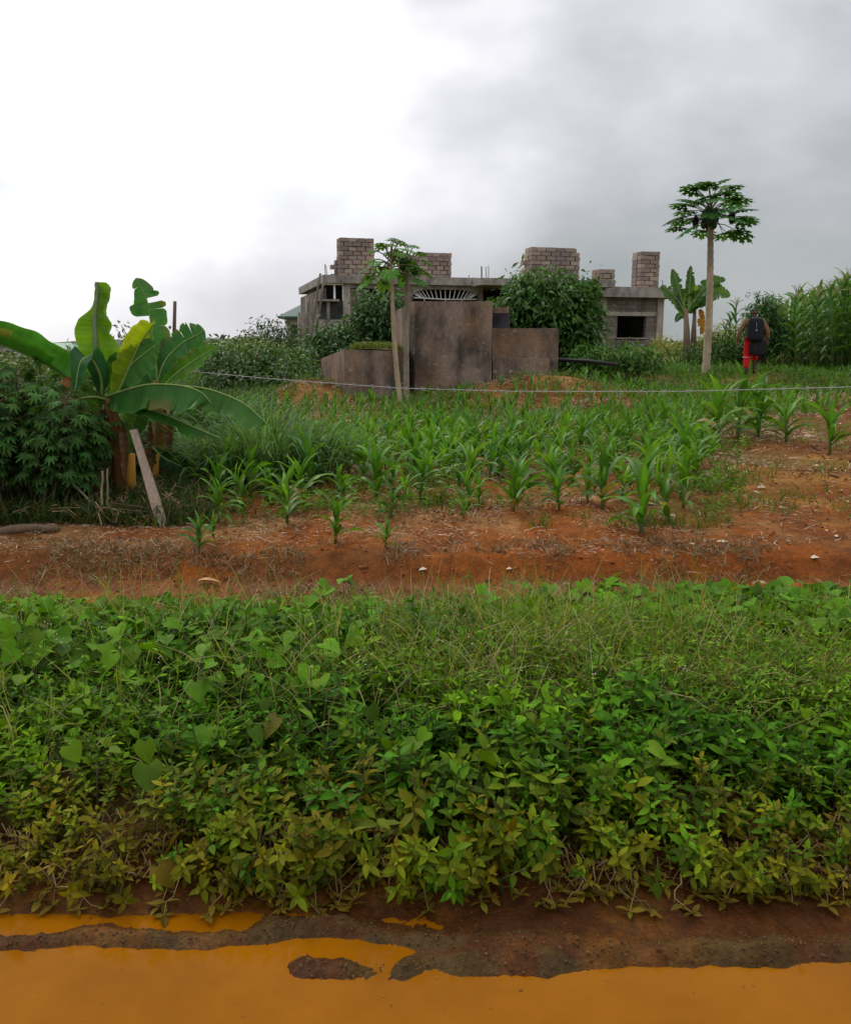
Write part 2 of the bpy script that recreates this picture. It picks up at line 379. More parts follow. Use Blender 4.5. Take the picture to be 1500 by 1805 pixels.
# ---------------------------------------------------------------- the unfinished house
TH = R(15); A = P(607, 600, 43.0); A[2] = 0
dU = np.array([math.cos(TH), math.sin(TH), 0]); dN = np.array([-math.sin(TH), math.cos(TH), 0])
def HP(px, py, off=0.0):
    r = ray(px, py); cam0 = np.array([0, 0, CAMZ])
    tt = ((A-cam0) @ dN+off)/(r @ dN); p = cam0+r*tt
    return (p-A) @ dU, p[2]
house = empty('unfinished_house', A, TH, 'unfinished grey concrete house with block piles on its flat roof, overgrown by bushes', 'house')
def hb(name, m, px0, px1, py0, py1, o0, o1, parent=None, ref=None):
    pm = (px0+px1)/2
    u0, _ = HP(px0, (py0+py1)/2, o0); u1, _ = HP(px1, (py0+py1)/2, o0)
    z1 = HP(pm if ref is None else ref, py0, o0)[1]; z0 = HP(pm if ref is None else ref, py1, o0)[1]
    b = MB(); b.box(u0, u1, o0, o1, z0, z1); return b.build(name, m, parent or house)
# roof slabs
s1 = hb('roof_slab', M_conc, 570, 857, 487, 501, -.25, 9, ref=710)
s2 = hb('roof_slab', M_conc, 848, 1084, 492, 504, -1.6, 8.5, ref=965)
s3 = hb('roof_slab', M_conc, 1062, 1199, 506, 524, -.5, 8, ref=1130)
# front walls, left block
hb('ring_beam', M_conc, 612, 850, 501.5, 509, 0, .25, ref=710)
hb('column', M_conclt, 606, 618, 500, 640, -.06, .25)
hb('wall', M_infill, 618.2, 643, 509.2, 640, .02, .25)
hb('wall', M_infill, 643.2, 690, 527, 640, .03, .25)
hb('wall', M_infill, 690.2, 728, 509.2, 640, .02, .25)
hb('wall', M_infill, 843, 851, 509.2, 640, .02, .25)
# the lintel with the shallow arch cut into it, and the arched grille
lb = MB(); ua, _ = HP(728.2, 520); ub, _ = HP(842.8, 520); zt = HP(785, 508)[1]; zs = HP(785, 519)[1]; zc = HP(785, 509.5)[1]
k = 16; vs = []; 
for i in range(k+1):
    f = i/k; u = ua+(ub-ua)*f; za = zs+(zc-zs)*math.sqrt(max(0, 1-(2*f-1)**2))
    for o in (.02, .24): vs += [(u, o, zt), (u, o, za)]
fs = []
for i in range(k):
    a = i*4; fs += [(a, a+1, a+5, a+4), (a+2, a+6, a+7, a+3), (a+1, a+3, a+7, a+5), (a, a+4, a+6, a+2)]
lb.add(vs, fs, (1, 1, 1)); lb.build('arched_lintel', M_conc, house)
gr = MB(); cx = (ua+ub)/2; zb = HP(785, 531)[1]
for i in range(19):
    f = (i+.5)/19; a = math.pi*(1-f); rx = (ub-ua)/2*.97
    e = (cx+rx*math.cos(a), .12, zs+(zc-zs)*math.sin(a)*.97); s = (cx+rx*.9*math.cos(a)*.93, .12, zs-.02-.10)
    s = (cx+(e[0]-cx)*.80, .12, zs-.20+.05*abs(math.cos(a)))
    gr.tube([s, e], .022, 5, (.75, .75, .75))
gr.tube([(ua+.05, .12, zs-.17), (cx, .12, zs-.23), (ub-.05, .12, zs-.20)], .03, 5, (.75, .75, .75))
for f in (.18, .5, .76): gr.tube([(ua+(ub-ua)*f, .12, zs-.2), (ua+(ub-ua)*f, .12, zb-1.5)], .025, 5, (.6, .6, .6))
gr.build('window_grille', M_plain, house)
# inside, seen through the openings
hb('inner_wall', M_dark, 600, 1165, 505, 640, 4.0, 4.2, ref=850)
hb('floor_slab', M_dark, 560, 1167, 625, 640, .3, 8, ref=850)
# open left corner: window with a white frame, shelf of blocks, beige wall, left side wall
w = hb('window_frame', M_plain, 572, 607, 499.5, 502, -.05, .1)
hb('window_frame', M_plain, 604.5, 606, 502.2, 530, -.05, .1)
hb('window_mullion', M_plain, 588.5, 591.5, 502.2, 527, .1, .2)
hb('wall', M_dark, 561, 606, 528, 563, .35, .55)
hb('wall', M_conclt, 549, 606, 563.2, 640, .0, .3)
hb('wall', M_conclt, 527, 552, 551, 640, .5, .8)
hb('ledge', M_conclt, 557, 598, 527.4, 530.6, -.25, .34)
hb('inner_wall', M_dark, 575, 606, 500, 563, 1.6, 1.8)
hb('column', M_conclt, 541, 549.5, 523, 640, .35, .65)
hb('column', M_conc, 577, 582, 528, 600, -.15, .03)
u0, zt_ = HP(571, 487, 0.0)
b = MB(); b.box(u0+.0, u0+.2, .6, 8.8, 1.0, zt_-.5); b.build('wall', M_infill, house)
# centre: recessed wall under the overhang with dark openings
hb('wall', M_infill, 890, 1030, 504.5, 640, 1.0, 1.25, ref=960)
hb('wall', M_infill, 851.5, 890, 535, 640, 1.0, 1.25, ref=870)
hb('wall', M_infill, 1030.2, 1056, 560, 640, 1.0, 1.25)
# right block
hb('column', M_conclt, 1057, 1067.5, 516, 640, -.1, .3)
hb('column', M_conclt, 1157, 1168, 524.5, 640, -.1, .3)
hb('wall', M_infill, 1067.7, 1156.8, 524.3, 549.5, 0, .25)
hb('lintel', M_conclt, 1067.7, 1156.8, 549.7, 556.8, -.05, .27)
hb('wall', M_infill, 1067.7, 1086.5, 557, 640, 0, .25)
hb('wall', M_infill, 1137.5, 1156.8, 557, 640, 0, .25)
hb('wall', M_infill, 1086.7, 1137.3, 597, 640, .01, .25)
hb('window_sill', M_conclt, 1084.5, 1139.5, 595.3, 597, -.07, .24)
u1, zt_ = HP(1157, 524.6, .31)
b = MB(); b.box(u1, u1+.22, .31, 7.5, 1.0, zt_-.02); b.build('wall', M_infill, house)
# rods sticking up out of the slabs
for px, pt, off in ((573, 465, 1), (575.5, 467, 1.3), (760, 478, 4), (827, 485, .5), (848, 470, .3), (849.5, 469, .5), (857, 470, .6), (861, 468, .4), (1168, 494, 2), (1146, 500, 3)):
    u, z = HP(px, pt, off); z0 = HP(px, 500 if px < 1060 else 512, off)[1]
    b = MB(); b.tube([(u, off, z0), (u+.01, off, (z+z0)/2), (u+random.uniform(-.03, .03), off, z)], .018, 5, (.10, .08, .075)); b.build('reinforcing_rod', M_metal, house)
b = MB(); u, z = HP(835, 497, .2); b.tube([(u+.33*math.cos(a), .2, z-.12+.33*math.sin(a)) for a in np.linspace(0, math.pi, 9)], .02, 5, (.1, .09, .08)); b.build('bent_rod', M_metal, house)

# piles of loose blocks on the roof: px range, top, bottom row on the slab, offset behind the front
# (px0, px1, top py, base py, off, columns, rows, columns deep, label)
PILES = [
    (598, 660, 419, 487, 1.2, 4, 9, 1, 'sandcrete block in the big roof pile at the scaffold end', 'blocks of the roof pile nearest the scaffold poles'),
    (583, 598, 458, 484, 1.8, 1, 4, 1, 'sandcrete block in the small low pile at the very corner of the roof', 'blocks of the small corner roof pile'),
    (707, 740, 449, 490, 2.0, 2, 5, 1, 'sandcrete block in the narrow pile behind the slender papaya crown', 'blocks of the roof pile behind the papaya crown'),
    (742, 796, 445, 490, 1.0, 4, 6, 1, 'sandcrete block in the broad pile just above the arched grille', 'blocks of the roof pile above the arched grille'),
    (937, 1023, 436, 492, .6, 5, 8, 1, 'sandcrete block in the widest pile, rising over the big green tree', 'blocks of the widest roof pile'),
    (921, 937, 450, 490, 1.2, 1, 6, 1, 'sandcrete block in the slim pile leaning against the widest one', 'blocks of the slim pile by the widest one'),
    (1056, 1084, 474, 497, .2, 2, 3, 1, 'sandcrete block in the low pile at the step of the roof', 'blocks of the low roof pile by the step'),
    (1130, 1164, 443, 506, .9, 2, 9, 1, 'sandcrete block in the tall square roof pile over the window', 'blocks of the tall square roof pile'),
]
def block_proto():
    b = MB(); h = .5; L_, D_, T_ = 1., 1., 1.
    bm = []
    e = .06
    # a box with softened, slightly worn corners
    vs = []; 
    for z in (-.5, -.5+e, .5-e, .5):
        s = .5-(.03 if abs(z) == .5 else 0)
        for x, y in ((-s, -s+.04), (-s+.03, -s), (s-.03, -s), (s, -s+.04), (s, s-.04), (s-.03, s), (-s+.03, s), (-s, s-.04)): vs.append((x, y, z))
    fs = [(j*8+i, j*8+(i+1) % 8, (j+1)*8+(i+1) % 8, (j+1)*8+i) for j in range(3) for i in range(8)]
    for o, sgn in ((0, -1), (24, 1)):
        q = [(0, 1, 2, 3), (0, 3, 4, 7), (4, 5, 6, 7)]
        for f in q: fs.append(tuple(o+k for k in (f if sgn > 0 else f[::-1])))
    vs = np.array(vs)
    b.add(vs, fs, (1, 1, 1)); return b
BLK = []
for i in range(4):
    b = block_proto(); b.c = [np.tile(np.array([(.34, .265, .22), (.29, .225, .19), (.40, .315, .25), (.24, .195, .175)][i]), (len(b.c[0]), 1))]
    b.v[0] = b.v[0]*(1+rng.normal(0, .012, b.v[0].shape)); o = b.build('concrete_block', M_block); BLK.append(o)
Rh = Matrix.Rotation(TH, 4, 'Z')
nblk = 0
for (x0, x1, pt, pb, off, nc, nr, nd, lab, grp) in PILES:
    u0 = HP(x0, pt, off)[0]; u1 = HP(x1, pt, off)[0]; pm = (x0+x1)/2
    zt_ = HP(pm, pt, off)[1]; zb_ = HP(pm, pb, off)[1]
    # stand exactly on the slab that carries it
    slab = s1 if x0 < 840 else (s2 if x0 < 1060 and x0 != 1056 else (s2 if x0 == 1056 else s3))
    ztop = max(v.co.z for v in slab.data.vertices)
    zb_ = ztop; hgt = (zt_-zb_)/nr; wid = (u1-u0)/nc
    dep = 2 if nc > 1 else 1; dd = .42
    for r_ in range(nr):
        for c_ in range(nc):
            odd = r_ % 2
            cells = [(u0+wid*(c_+.5), off+.2, wid)]
            for (uu, oo, ww) in cells:
                if c_ == nc-1 and r_ == nr-1 and nc > 3 and x0 == 937: continue
                shift = (wid*.5 if odd and c_ < nc-1 else 0)
                sw = ww
                if odd and c_ == nc-1: sw = ww*.5; shift = ww*.25
                if odd and c_ == 0 and nc > 1:
                    o = BLK[random.randrange(4)].copy(); COL.objects.link(o)
                    o.matrix_world = Matrix.Translation(Vector(A))@Rh@Matrix.Translation((u0+wid*.25, oo, zb_+hgt*(r_+.5)))@Matrix.Diagonal((ww*.48, .4, hgt*.95, 1)); tag(o, lab, 'concrete block', grp); nblk += 1
                o = BLK[random.randrange(4)].copy(); COL.objects.link(o)
                o.matrix_world = (Matrix.Translation(Vector(A))@Rh@Matrix.Translation((uu+shift+random.uniform(-.012, .012), oo+random.uniform(-.03, .03), zb_+hgt*(r_+.5)))
                                  @Matrix.Rotation(random.uniform(-.04, .04), 4, 'Z')@Matrix.Diagonal((sw*random.uniform(.90, .95), .4, hgt*random.uniform(.88, .93), 1)))
                tag(o, lab, 'concrete block', grp); nblk += 1
        # the blocks behind, seen on the sides
        if nc > 1:
            o = BLK[random.randrange(4)].copy(); COL.objects.link(o)
            o.matrix_world = Matrix.Translation(Vector(A))@Rh@Matrix.Translation((u0+.2+random.uniform(-.02, .02), off+.43+wid*.5, zb_+hgt*(r_+.5)))@Matrix.Diagonal((.4, wid*.97, hgt*.95, 1)); tag(o, lab, 'concrete block', grp)
            if nblk < 260:
                o = BLK[random.randrange(4)].copy(); COL.objects.link(o)
                o.matrix_world = Matrix.Translation(Vector(A))@Rh@Matrix.Translation((u1-.2+random.uniform(-.02, .02), off+.43+wid*.5, zb_+hgt*(r_+.5)))@Matrix.Diagonal((.4, wid*.97, hgt*.95, 1)); tag(o, lab, 'concrete block', grp)
for o in BLK: bpy.data.objects.remove(o)

# scaffold poles leaning on the open corner
def pole(name, p0, p1, r0, r1, m, col, label, cat, group=None):
    b = MB(); p0 = np.array(p0, float); p1 = np.array(p1, float); k = 7
    pts = [p0+(p1-p0)*i/(k-1)+rng.normal(0, r0*.35, 3)*(0 < i < k-1) for i in range(k)]
    b.tube(pts, np.linspace(r0, r1, k), 7, col)
    o = b.build(name, m, loc=p0, smooth=True); return tag(o, label, cat, group)
for (a, b_, lab) in (((548, 600), (565, 482), 'long wooden pole leaning at the open corner, reaching highest over the slab edge'), ((556, 600), (570, 498), 'wooden pole leaning close to the corner window'), ((541, 600), (546, 522), 'short wooden post standing by the green-roofed house')):
    p1 = P(b_[0], b_[1], 42.0); p0 = P(a[0], a[1], 41.6)
    d_ = (p0-p1)/np.linalg.norm(p0-p1); g_ = Hs(p0[0], p0[1]); p0 = p0+d_*max(0, (p0[2]-g_))
    pole('scaffold_pole', p0, p1, .07, .05, M_wood, (.16, .13, .11), lab, 'pole')

# ---------------------------------------------------------------- other houses
def hiphouse(name, cx, cy, wx, wy, ze, zr, zg, rz, roofc, wallc, label, ov=.6, ridge=.45, cat='house'):
    h = empty(name, (cx, cy, 0), rz, label, cat)
    b = MB(); b.box(-wx/2, wx/2, -wy/2, wy/2, zg, ze, wallc); b.build('wall', M_plain, h)
    b = MB(); X_, Y_ = wx/2+ov, wy/2+ov; r_ = wx/2*ridge
    vs = [(-X_, -Y_, ze-.1), (X_, -Y_, ze-.1), (X_, Y_, ze-.1), (-X_, Y_, ze-.1), (-X_, -Y_, ze+.02), (X_, -Y_, ze+.02), (X_, Y_, ze+.02), (-X_, Y_, ze+.02), (-r_, 0, zr), (r_, 0, zr)]
    b.add(vs, [(0, 3, 2, 1), (0, 1, 5, 4), (1, 2, 6, 5), (2, 3, 7, 6), (3, 0, 4, 7), (4, 5, 9, 8), (6, 7, 8, 9), (5, 6, 9), (7, 4, 8)], roofc); b.build('roof', M_roof, h)
    for sx in (-.3, 0, .3):
        b = MB(); b.box(wx*sx-.5, wx*sx+.5, -wy/2-.04, -wy/2+.05, ze-1.6, ze-.5, (.03, .035, .04)); b.build('window', M_plain, h)
    return h
M_roof, t, p, out = mat('sheet_roof'); at = N(t, 'ShaderNodeAttribute', attribute_name='Col'); tcn = N(t, 'ShaderNodeTexCoord')
wv = N(t, 'ShaderNodeTexWave', bands_direction='X'); wv.inputs['Scale'].default_value = 4; t.links.new(tcn.outputs['Object'], wv.inputs[0])
t.links.new(mixc(t, 1.0, at.outputs['Color'], ramp(t, noise(t, tcn.outputs['Object'], 2, 4), [(.3, (.8,)*3), (.7, (1.2,)*3)]), 'MULTIPLY'), p.inputs['Base Color'])
p.inputs['Roughness'].default_value = .5; b = N(t, 'ShaderNodeBump'); b.inputs['Strength'].default_value = .3; t.links.new(wv.outputs[1], b.inputs['Height']); t.links.new(b.outputs[0], p.inputs['Normal'])
c0 = P(538, 560, 60); ze = P(538, 560, 60)[2]; zr = P(560, 527, 60)[2]
hiphouse('green_roofed_house', P(572, 560, 62)[0], 62, 4.2, 7, ze, zr+.2, -1, .0, (.015, .065, .052), (.40, .36, .32), 'cream house with dark green sheet roof just behind the unfinished house', .45, .3)
p_ = P(84, 605, 95); hiphouse('green_roofed_bungalow', p_[0], 98, 5.4, 5, P(84, 622, 95)[2], P(84, 604, 95)[2], -4, 0, (.09, .24, .15), (.5, .5, .5), 'distant bungalow with pale green roof seen between banana leaves', .4, .5)
p_ = P(-30, 605, 60); hiphouse('grey_roofed_house', p_[0], 64, 3.2, 5, P(0, 605, 60)[2], P(0, 592, 60)[2], -4, 0, (.12, .12, .12), (.4, .4, .4), 'grey-roofed house corner at the edge above the long banana leaf', .4, .5)

# ---------------------------------------------------------------- concrete tanks in the field
def pbox(b, px0, px1, py0, y0, y1, zb, jl=0):
    a = P(px0, py0, y0); c = P(px1, py0, y0); b.box(a[0], c[0], y0, y1, zb, a[2])
gz = Hs(0, 22)-.4
tk = empty('concrete_tank', (P(795, 690, 21.5)[0], 21.5, gz), 0, 'tall weathered brown concrete tank standing behind the two slender papayas', 'tank')
def tb(name, b, par, m=None): o = b.build(name, m or M_tank, par); o.matrix_parent_inverse = Matrix.Translation(-Vector(par.location)); return o
b = MB(); pbox(b, 731, 868, 531, 21.5, 21.75, gz); tb('front_wall', b, tk)
b = MB(); a = P(731, 531, 21.5); c = P(868, 531, 21.5)
# left return wall steps back and falls away
b.add([(a[0], 21.5+.002, gz), (a[0]-.16, 21.9, gz), (a[0]-.16, 21.9, a[2]-.02), (a[0], 21.5+.002, a[2]), (a[0]+.2, 24.4, gz), (a[0]+.2, 24.4, a[2]), (a[0]+.05, 24.4, gz), (a[0]+.05, 24.4, a[2]-.02)],
      [(0, 3, 2, 1), (1, 2, 7, 6), (0, 4, 5, 3), (2, 3, 5, 7), (4, 6, 7, 5)], (1, 1, 1)); tb('side_wall', b, tk)
b = MB(); b.box(c[0]-.25, c[0]-.01, 21.76, 24.4, gz, a[2]-.01); tb('side_wall', b, tk)
b = MB(); b.box(a[0]+.21, c[0]-.26, 24.1, 24.4, gz, a[2]-.05); tb('back_wall', b, tk)
b = MB(); e0 = P(697, 560, 24.5); e1 = P(719, 545, 23.0); 
b.add([(e0[0], 24.5, gz), (e1[0], 22.6, gz), (e1[0], 22.6, P(719, 536, 22.6)[2]), (e0[0], 24.5, P(697, 549, 24.5)[2]), (e0[0]+.15, 24.7, gz), (e1[0]+.3, 22.7, gz), (e1[0]+.3, 22.7, P(719, 536, 22.6)[2]), (e0[0]+.15, 24.7, P(697, 549, 24.5)[2])],
      [(0, 1, 2, 3), (4, 7, 6, 5), (2, 6, 7, 3), (0, 3, 7, 4), (1, 5, 6, 2)], (1, 1, 1)); tb('wing_wall', b, tk)
lt = empty('low_concrete_tank', (P(650, 690, 20.8)[0], 20.8, gz), 0, 'low rust-stained concrete tank with grass growing on its top, left of the tall one', 'tank')
b = MB(); fl = P(607, 616, 20.8); fr = P(714, 619, 20.8); bl = P(566, 632, 23.0)
vs = [(fl[0], 20.8, gz), (fr[0], 20.8, gz), (fr[0], 20.8, fr[2]), (fl[0], 20.8, fl[2]), (bl[0], 23, gz), (fr[0]+.1, 23.0, gz), (fr[0]+.1, 23.0, fr[2]+.12), (bl[0], 23, P(566, 632, 23)[2])]
b.add(vs, [(0, 1, 2, 3), (4, 0, 3, 7), (5, 4, 7, 6), (1, 5, 6, 2)], (1, 1, 1)); tb('tank_wall', b, lt)
b = MB(); nn = 14; mv = []
def fill_h(u, v): return .13*math.sin(math.pi*min(1, max(0, (u-.02)/.98)))**.6*math.sin(math.pi*min(1, .15+.7*v))
for j in range(nn):
    for i in range(nn):
        u, v = i/(nn-1), j/(nn-1); q = (np.array(vs[3])*(1-u)+np.array(vs[2])*u)*(1-v)+(np.array(vs[7])*(1-u)+np.array(vs[6])*u)*v
        mv.append((q[0], q[1], q[2]-.03+fill_h(u, v)))
b.add(mv, [(j*nn+i, j*nn+i+1, (j+1)*nn+i+1, (j+1)*nn+i) for j in range(nn-1) for i in range(nn-1)], (.12, .08, .04)); tb('soil_fill', b, lt, M_block)
rw = empty('low_concrete_wall', (P(925, 650, 22.2)[0], 22.2, gz), 0, 'low concrete wall under the big green tree, running on from the tall tank', 'wall')
b = MB(); pbox(b, 868.3, 985, 578.5, 22.2, 22.45, gz); tb('wall_panel', b, rw)
b = MB(); pbox(b, 868.5, 969, 632, 21.75, 22.19, gz); tb('lower_step', b, rw)
b = MB(); pbox(b, 868.3, 897, 541.5, 22.8, 23.4, P(880, 552, 22.8)[2]); tb('ledge', b, rw)
b = MB(); pbox(b, 868.3, 899, 552.5, 23.5, 23.7, gz); tb('void_shade_panel', b, rw, M_dark)  # dark-coloured sheet stands in for the shaded void below the ledge
b = MB(); a = P(984, 634, 23.0); c = P(1088, 643, 21.8)
b.tube([a, (a+c)/2+np.array([0, 0, .03]), c], .05, 8, (.02, .02, .022)); tag(b.build('black_pipe', M_metal, smooth=True), 'black pipe lying on the ground beyond the end of the low wall', 'pipe')

# ---------------------------------------------------------------- leaf templates
def leaf_tpl(L=1., Wd=.4, seg=4, droop=.3, fold=.12, peak=.4, base=0.02, up=0.):
    """blade along +Y from the origin, 3 across; returns verts, quads"""
    vs = []
    for i in range(seg+1):
        f = i/seg; w = Wd/2*(math.sin(math.pi*min(1, f**(math.log(.5)/math.log(peak))))**.8 if 0 < f < 1 else 0)+(base if i == 0 else 0.004)
        ang = up-droop*f; y = L*f*math.cos(ang*.6); z = L*(up*f*.6-droop*f*f*.6)
        vs += [(-w, y, z+fold*w*2*.5), (0, y, z-0*fold), (w, y, z+fold*w*2*.5)]
    fs = []
    for i in range(seg):
        a = i*3; fs += [(a, a+1, a+4, a+3), (a+1, a+2, a+5, a+4)]
    return np.array(vs), np.array(fs)
def frames(az, el, roll):
    """matrix whose +Y points to azimuth az, elevation el"""
    return rotz(az) @ rotx(el) @ roty(roll)
def rcol(n, base, var=.25, hue=.12):
    b = np.array(base)[None]*(1+rng.normal(0, var, (n, 1)))
    b = b*(1+rng.normal(0, hue, (n, 3))*np.array([1, .5, .6])); return np.clip(b, .004, .9)

# bushy crowns: many leaf-sized faces gathered in clumps at the twig ends
def crown(mb, blobs, nclump, per, L, Wd, col, clump=.3, droop=.6, var=.3, tpl=None, col2=None, el0=-.3):
    tv, tf = tpl if tpl else leaf_tpl(1, Wd/L, 2, droop, .2)
    tot = sum(b[3]*b[4]*b[5] for b in blobs)**1.
    for (x, y, z, a, b_, c_) in blobs:
        n = max(3, int(nclump*(a*b_*c_)/tot))
        d_ = rng.normal(0, 1, (n, 3)); d_ /= np.linalg.norm(d_, axis=1)[:, None]
        rr = rng.uniform(.35, 1.0, n)**.5*(1+rng.normal(0, .10, n))
        ctr = np.array([x, y, z])+d_*rr[:, None]*np.array([a, b_, c_])
        bri = rng.normal(1, .18, n)
        cc = np.repeat(ctr, per, 0)+rng.normal(0, clump*.5, (n*per, 3))
        m_ = n*per
        out = cc-np.array([x, y, z-.3*c_]); az = np.arctan2(-out[:, 0], out[:, 1])+rng.normal(0, .9, m_)
        el = rng.normal(el0, .5, m_); S = rng.uniform(.6, 1.25, m_)*L
        M = frames(az, el, rng.normal(0, .6, m_))*S[:, None, None]
        cl = rcol(m_, col, var*.6)
        if col2 is not None:
            pick = rng.random(m_) < .25; cl[pick] = rcol(int(pick.sum()), col2, var*.5)
        cl = cl*np.repeat(bri, per)[:, None]
        mb.batch(tv, tf, M, cc, np.clip(cl, .003, .9))
def limbs(mb, base, blobs, r0, col=(.12, .09, .07), n=5):
    base = np.array(base, float)
    for (x, y, z, a, b_, c_) in blobs:
        for i in range(n):
            e = np.array([x, y, z])+rng.normal(0, .45, 3)*np.array([a, b_, c_]); k = 6
            mid = base+(e-base)*.45+np.array([0, 0, .15*abs(e[2]-base[2])])+rng.normal(0, .08, 3)
            pts = [(1-f)**2*base+2*f*(1-f)*mid+f*f*e for f in np.linspace(0, 1, k)]
            mb.tube(pts, np.linspace(r0*.7, r0*.12, k), 5, col, cap=False)
BRI = np.array([1.6, 1.6, 1.1])
def bush(name, px, py, y, blobs, nclump, per, L, Wd, col, label, cat='bush', clump=.35, r0=.06, group=None, col2=None, m=None, droop=.6, nl=4, el0=-.3):
    """blobs: (px, py, dy, rx_px, rz_px) -> ellipsoids"""
    b = P(px, py, y); z0 = Hs(b[0], y)-.1
    bl = []
    for (bx, by, dy, rx, rz) in blobs:
        c = P(bx, by, y+dy); s = (y+dy)/F
        bl.append((c[0], y+dy, c[2], rx*s, rx*s*.8, rz*s))
    root = empty(name, (b[0], y, z0), 0, label, cat, group)
    t_ = MB(); limbs(t_, (b[0], y, z0), bl, r0, n=nl); o = t_.build('trunk', M_bark, root, smooth=True); o.matrix_parent_inverse = Matrix.Translation(-Vector(root.location))
    l_ = MB(); crown(l_, bl, nclump, per, L, Wd, np.array(col)*BRI, clump, droop, col2=col2, el0=el0); o = l_.build('crown', m or M_gloss, root); o.matrix_parent_inverse = Matrix.Translation(-Vector(root.location))
    return root
GD = (.028, .072, .020); GM = (.045, .115, .020); GY = (.085, .15, .018)
bush('leafy_bush', 660, 620, 27, [(680, 560, 0, 45, 40), (640, 592, 0, 40, 40), (700, 600, 0, 30, 40), (590, 612, -.5, 52, 30), (560, 640, -1, 40, 28), (620, 640, -1, 40, 30), (655, 540, .5, 26, 22)], 430, 16, .24, .08, (.026, .068, .022), 'dark glossy bush in front of the house, behind the low tank', clump=.34, col2=(.06, .12, .03))
bush('leafy_tree', 960, 620, 25, [(960, 530, 0, 70, 42), (1000, 575, 0, 55, 48), (920, 548, 0, 48, 34), (1010, 520, 0, 38, 30), (960, 600, .3, 58, 40), (940, 510, 0, 36, 22), (1025, 600, 0, 30, 30), (885, 560, 0, 24, 16)], 560, 18, .24, .08, (.034, .088, .020), 'large dark green tree covering the middle of the house, over the low wall', 'tree', clump=.34, r0=.11, col2=(.07, .15, .03))
bush('leafy_bush', 1100, 640, 24, [(1095, 630, 0, 62, 16), (1040, 628, 0, 40, 18), (1150, 634, .2, 34, 12)], 200, 14, .16, .06, (.05, .12, .025), 'low spreading bush at the foot of the big tree, before the empty window', clump=.25, r0=.03)
# small broad-leaved bushes far and mid left
bush('feathery_tree', 490, 640, 40, [(480, 585, 0, 34, 16), (510, 600, 0, 26, 20), (455, 600, 0, 22, 14), (492, 612, 0, 40, 22)], 190, 12, .22, .06, (.03, .06, .03), 'airy feathery tree left of the green-roofed house', 'tree', clump=.5, r0=.08)
bush('leafy_bush', 420, 680, 24, [(400, 640, 0, 50, 26), (450, 645, 0, 50, 28), (500, 640, 0, 45, 30), (430, 672, -.5, 60, 26), (520, 655, -1, 40, 26)], 420, 14, .16, .06, (.036, .085, .024), 'broad dark green bush between the banana clump and the heap of soil', clump=.3, col2=(.08, .12, .03))
bush('leafy_bush', 440, 650, 30, [(385, 628, 0, 40, 14), (430, 620, 0, 44, 16), (475, 622, 0, 34, 14), (350, 640, 0, 40, 18)], 240, 12, .2, .07, (.07, .12, .03), 'yellowish green bush farther back, behind the broad dark bush', clump=.35)
bush('leafy_bush', 250, 660, 34, [(215, 590, 0, 12, 18), (225, 620, 0, 18, 22), (300, 620, 0, 60, 18)], 150, 10, .2, .06, (.035, .06, .035), 'thin upright bush showing between the two tallest banana leaves', clump=.35)
for i, (a, b_, yy, w_, h_, l_) in enumerate(((40, 640, 38, 60, 14, 'hedge-like bush below the grey roof corner'), (110, 632, 44, 55, 10, 'olive bush in front of the pale green bungalow roof'), (160, 650, 30, 60, 22, 'shadowy bush behind the upright rolled banana leaf'), (20, 665, 26, 70, 24, 'dull green bush under the long banana leaf'))):
    bush('leafy_bush', a, b_+12, yy, [(a, b_, 0, w_, h_), (a+w_*.6, b_+6, 0, w_*.5, h_)], 190, 12, .2, .07, (.065, .10, .04), l_, clump=.4)
bush('leafy_tree', 305, 612, 90, [(310, 612, 0, 24, 12), (280, 615, 0, 20, 9)], 60, 12, .6, .3, (.05, .08, .05), 'hazy far tree low on the horizon past the banana pole', 'tree', clump=.9, r0=.1)
bush('leafy_tree', 435, 610, 120, [(432, 606, 0, 14, 7), (405, 612, 0, 22, 5), (370, 614, 0, 20, 4)], 80, 12, .8, .4, (.05, .08, .05), 'small round far tree on the skyline left of the feathery tree', 'tree', clump=1.2, r0=.15)
# wooded strip far off on the left
b = MB(); bl = []
for i in range(46):
    x_ = -95+i*2.6+random.uniform(-1, 1); yy = random.uniform(70, 130); z_ = CAMZ+random.uniform(-2.2, -.3)*yy/100
    bl.append((x_, yy, z_-1.0, 3.5, 2.5, 1.7))
crown(b, bl, 2200, 10, .7, .35, (.05, .085, .05), 1.1); tag(b.build('distant_woodland', M_leaf), 'dull green belt of distant woodland low on the horizon', 'woodland', kind='stuff')
# yellow-green grass hill seen past the right end of the house
bush('leafy_bush', 1185, 625, 36, [(1180, 612, 0, 26, 13), (1210, 618, 0, 24, 12), (1270, 606, 2, 40, 26)], 260, 12, .2, .05, (.15, .17, .035), 'yellow-green scrub past the right end of the house, behind the small banana', clump=.35)
# climbing leafy tree by the maize, behind the walker
bush('leafy_tree', 1340, 650, 28.5, [(1345, 545, 0, 22, 22), (1340, 575, 0, 26, 26), (1362, 590, 0, 24, 26), (1335, 605, 0, 24, 20)], 210, 16, .17, .06, (.03, .085, .024), 'dense dark young tree at the edge of the tall maize, behind the walker', 'tree', clump=.28)
bush('leafy_bush', 1290, 650, 29, [(1275, 625, 0, 40, 26), (1225, 632, 0, 36, 18), (1310, 632, 0, 30, 22)], 240, 14, .15, .05, (.036, .09, .022), 'dark low bush between the tall papaya and the walker', clump=.3)

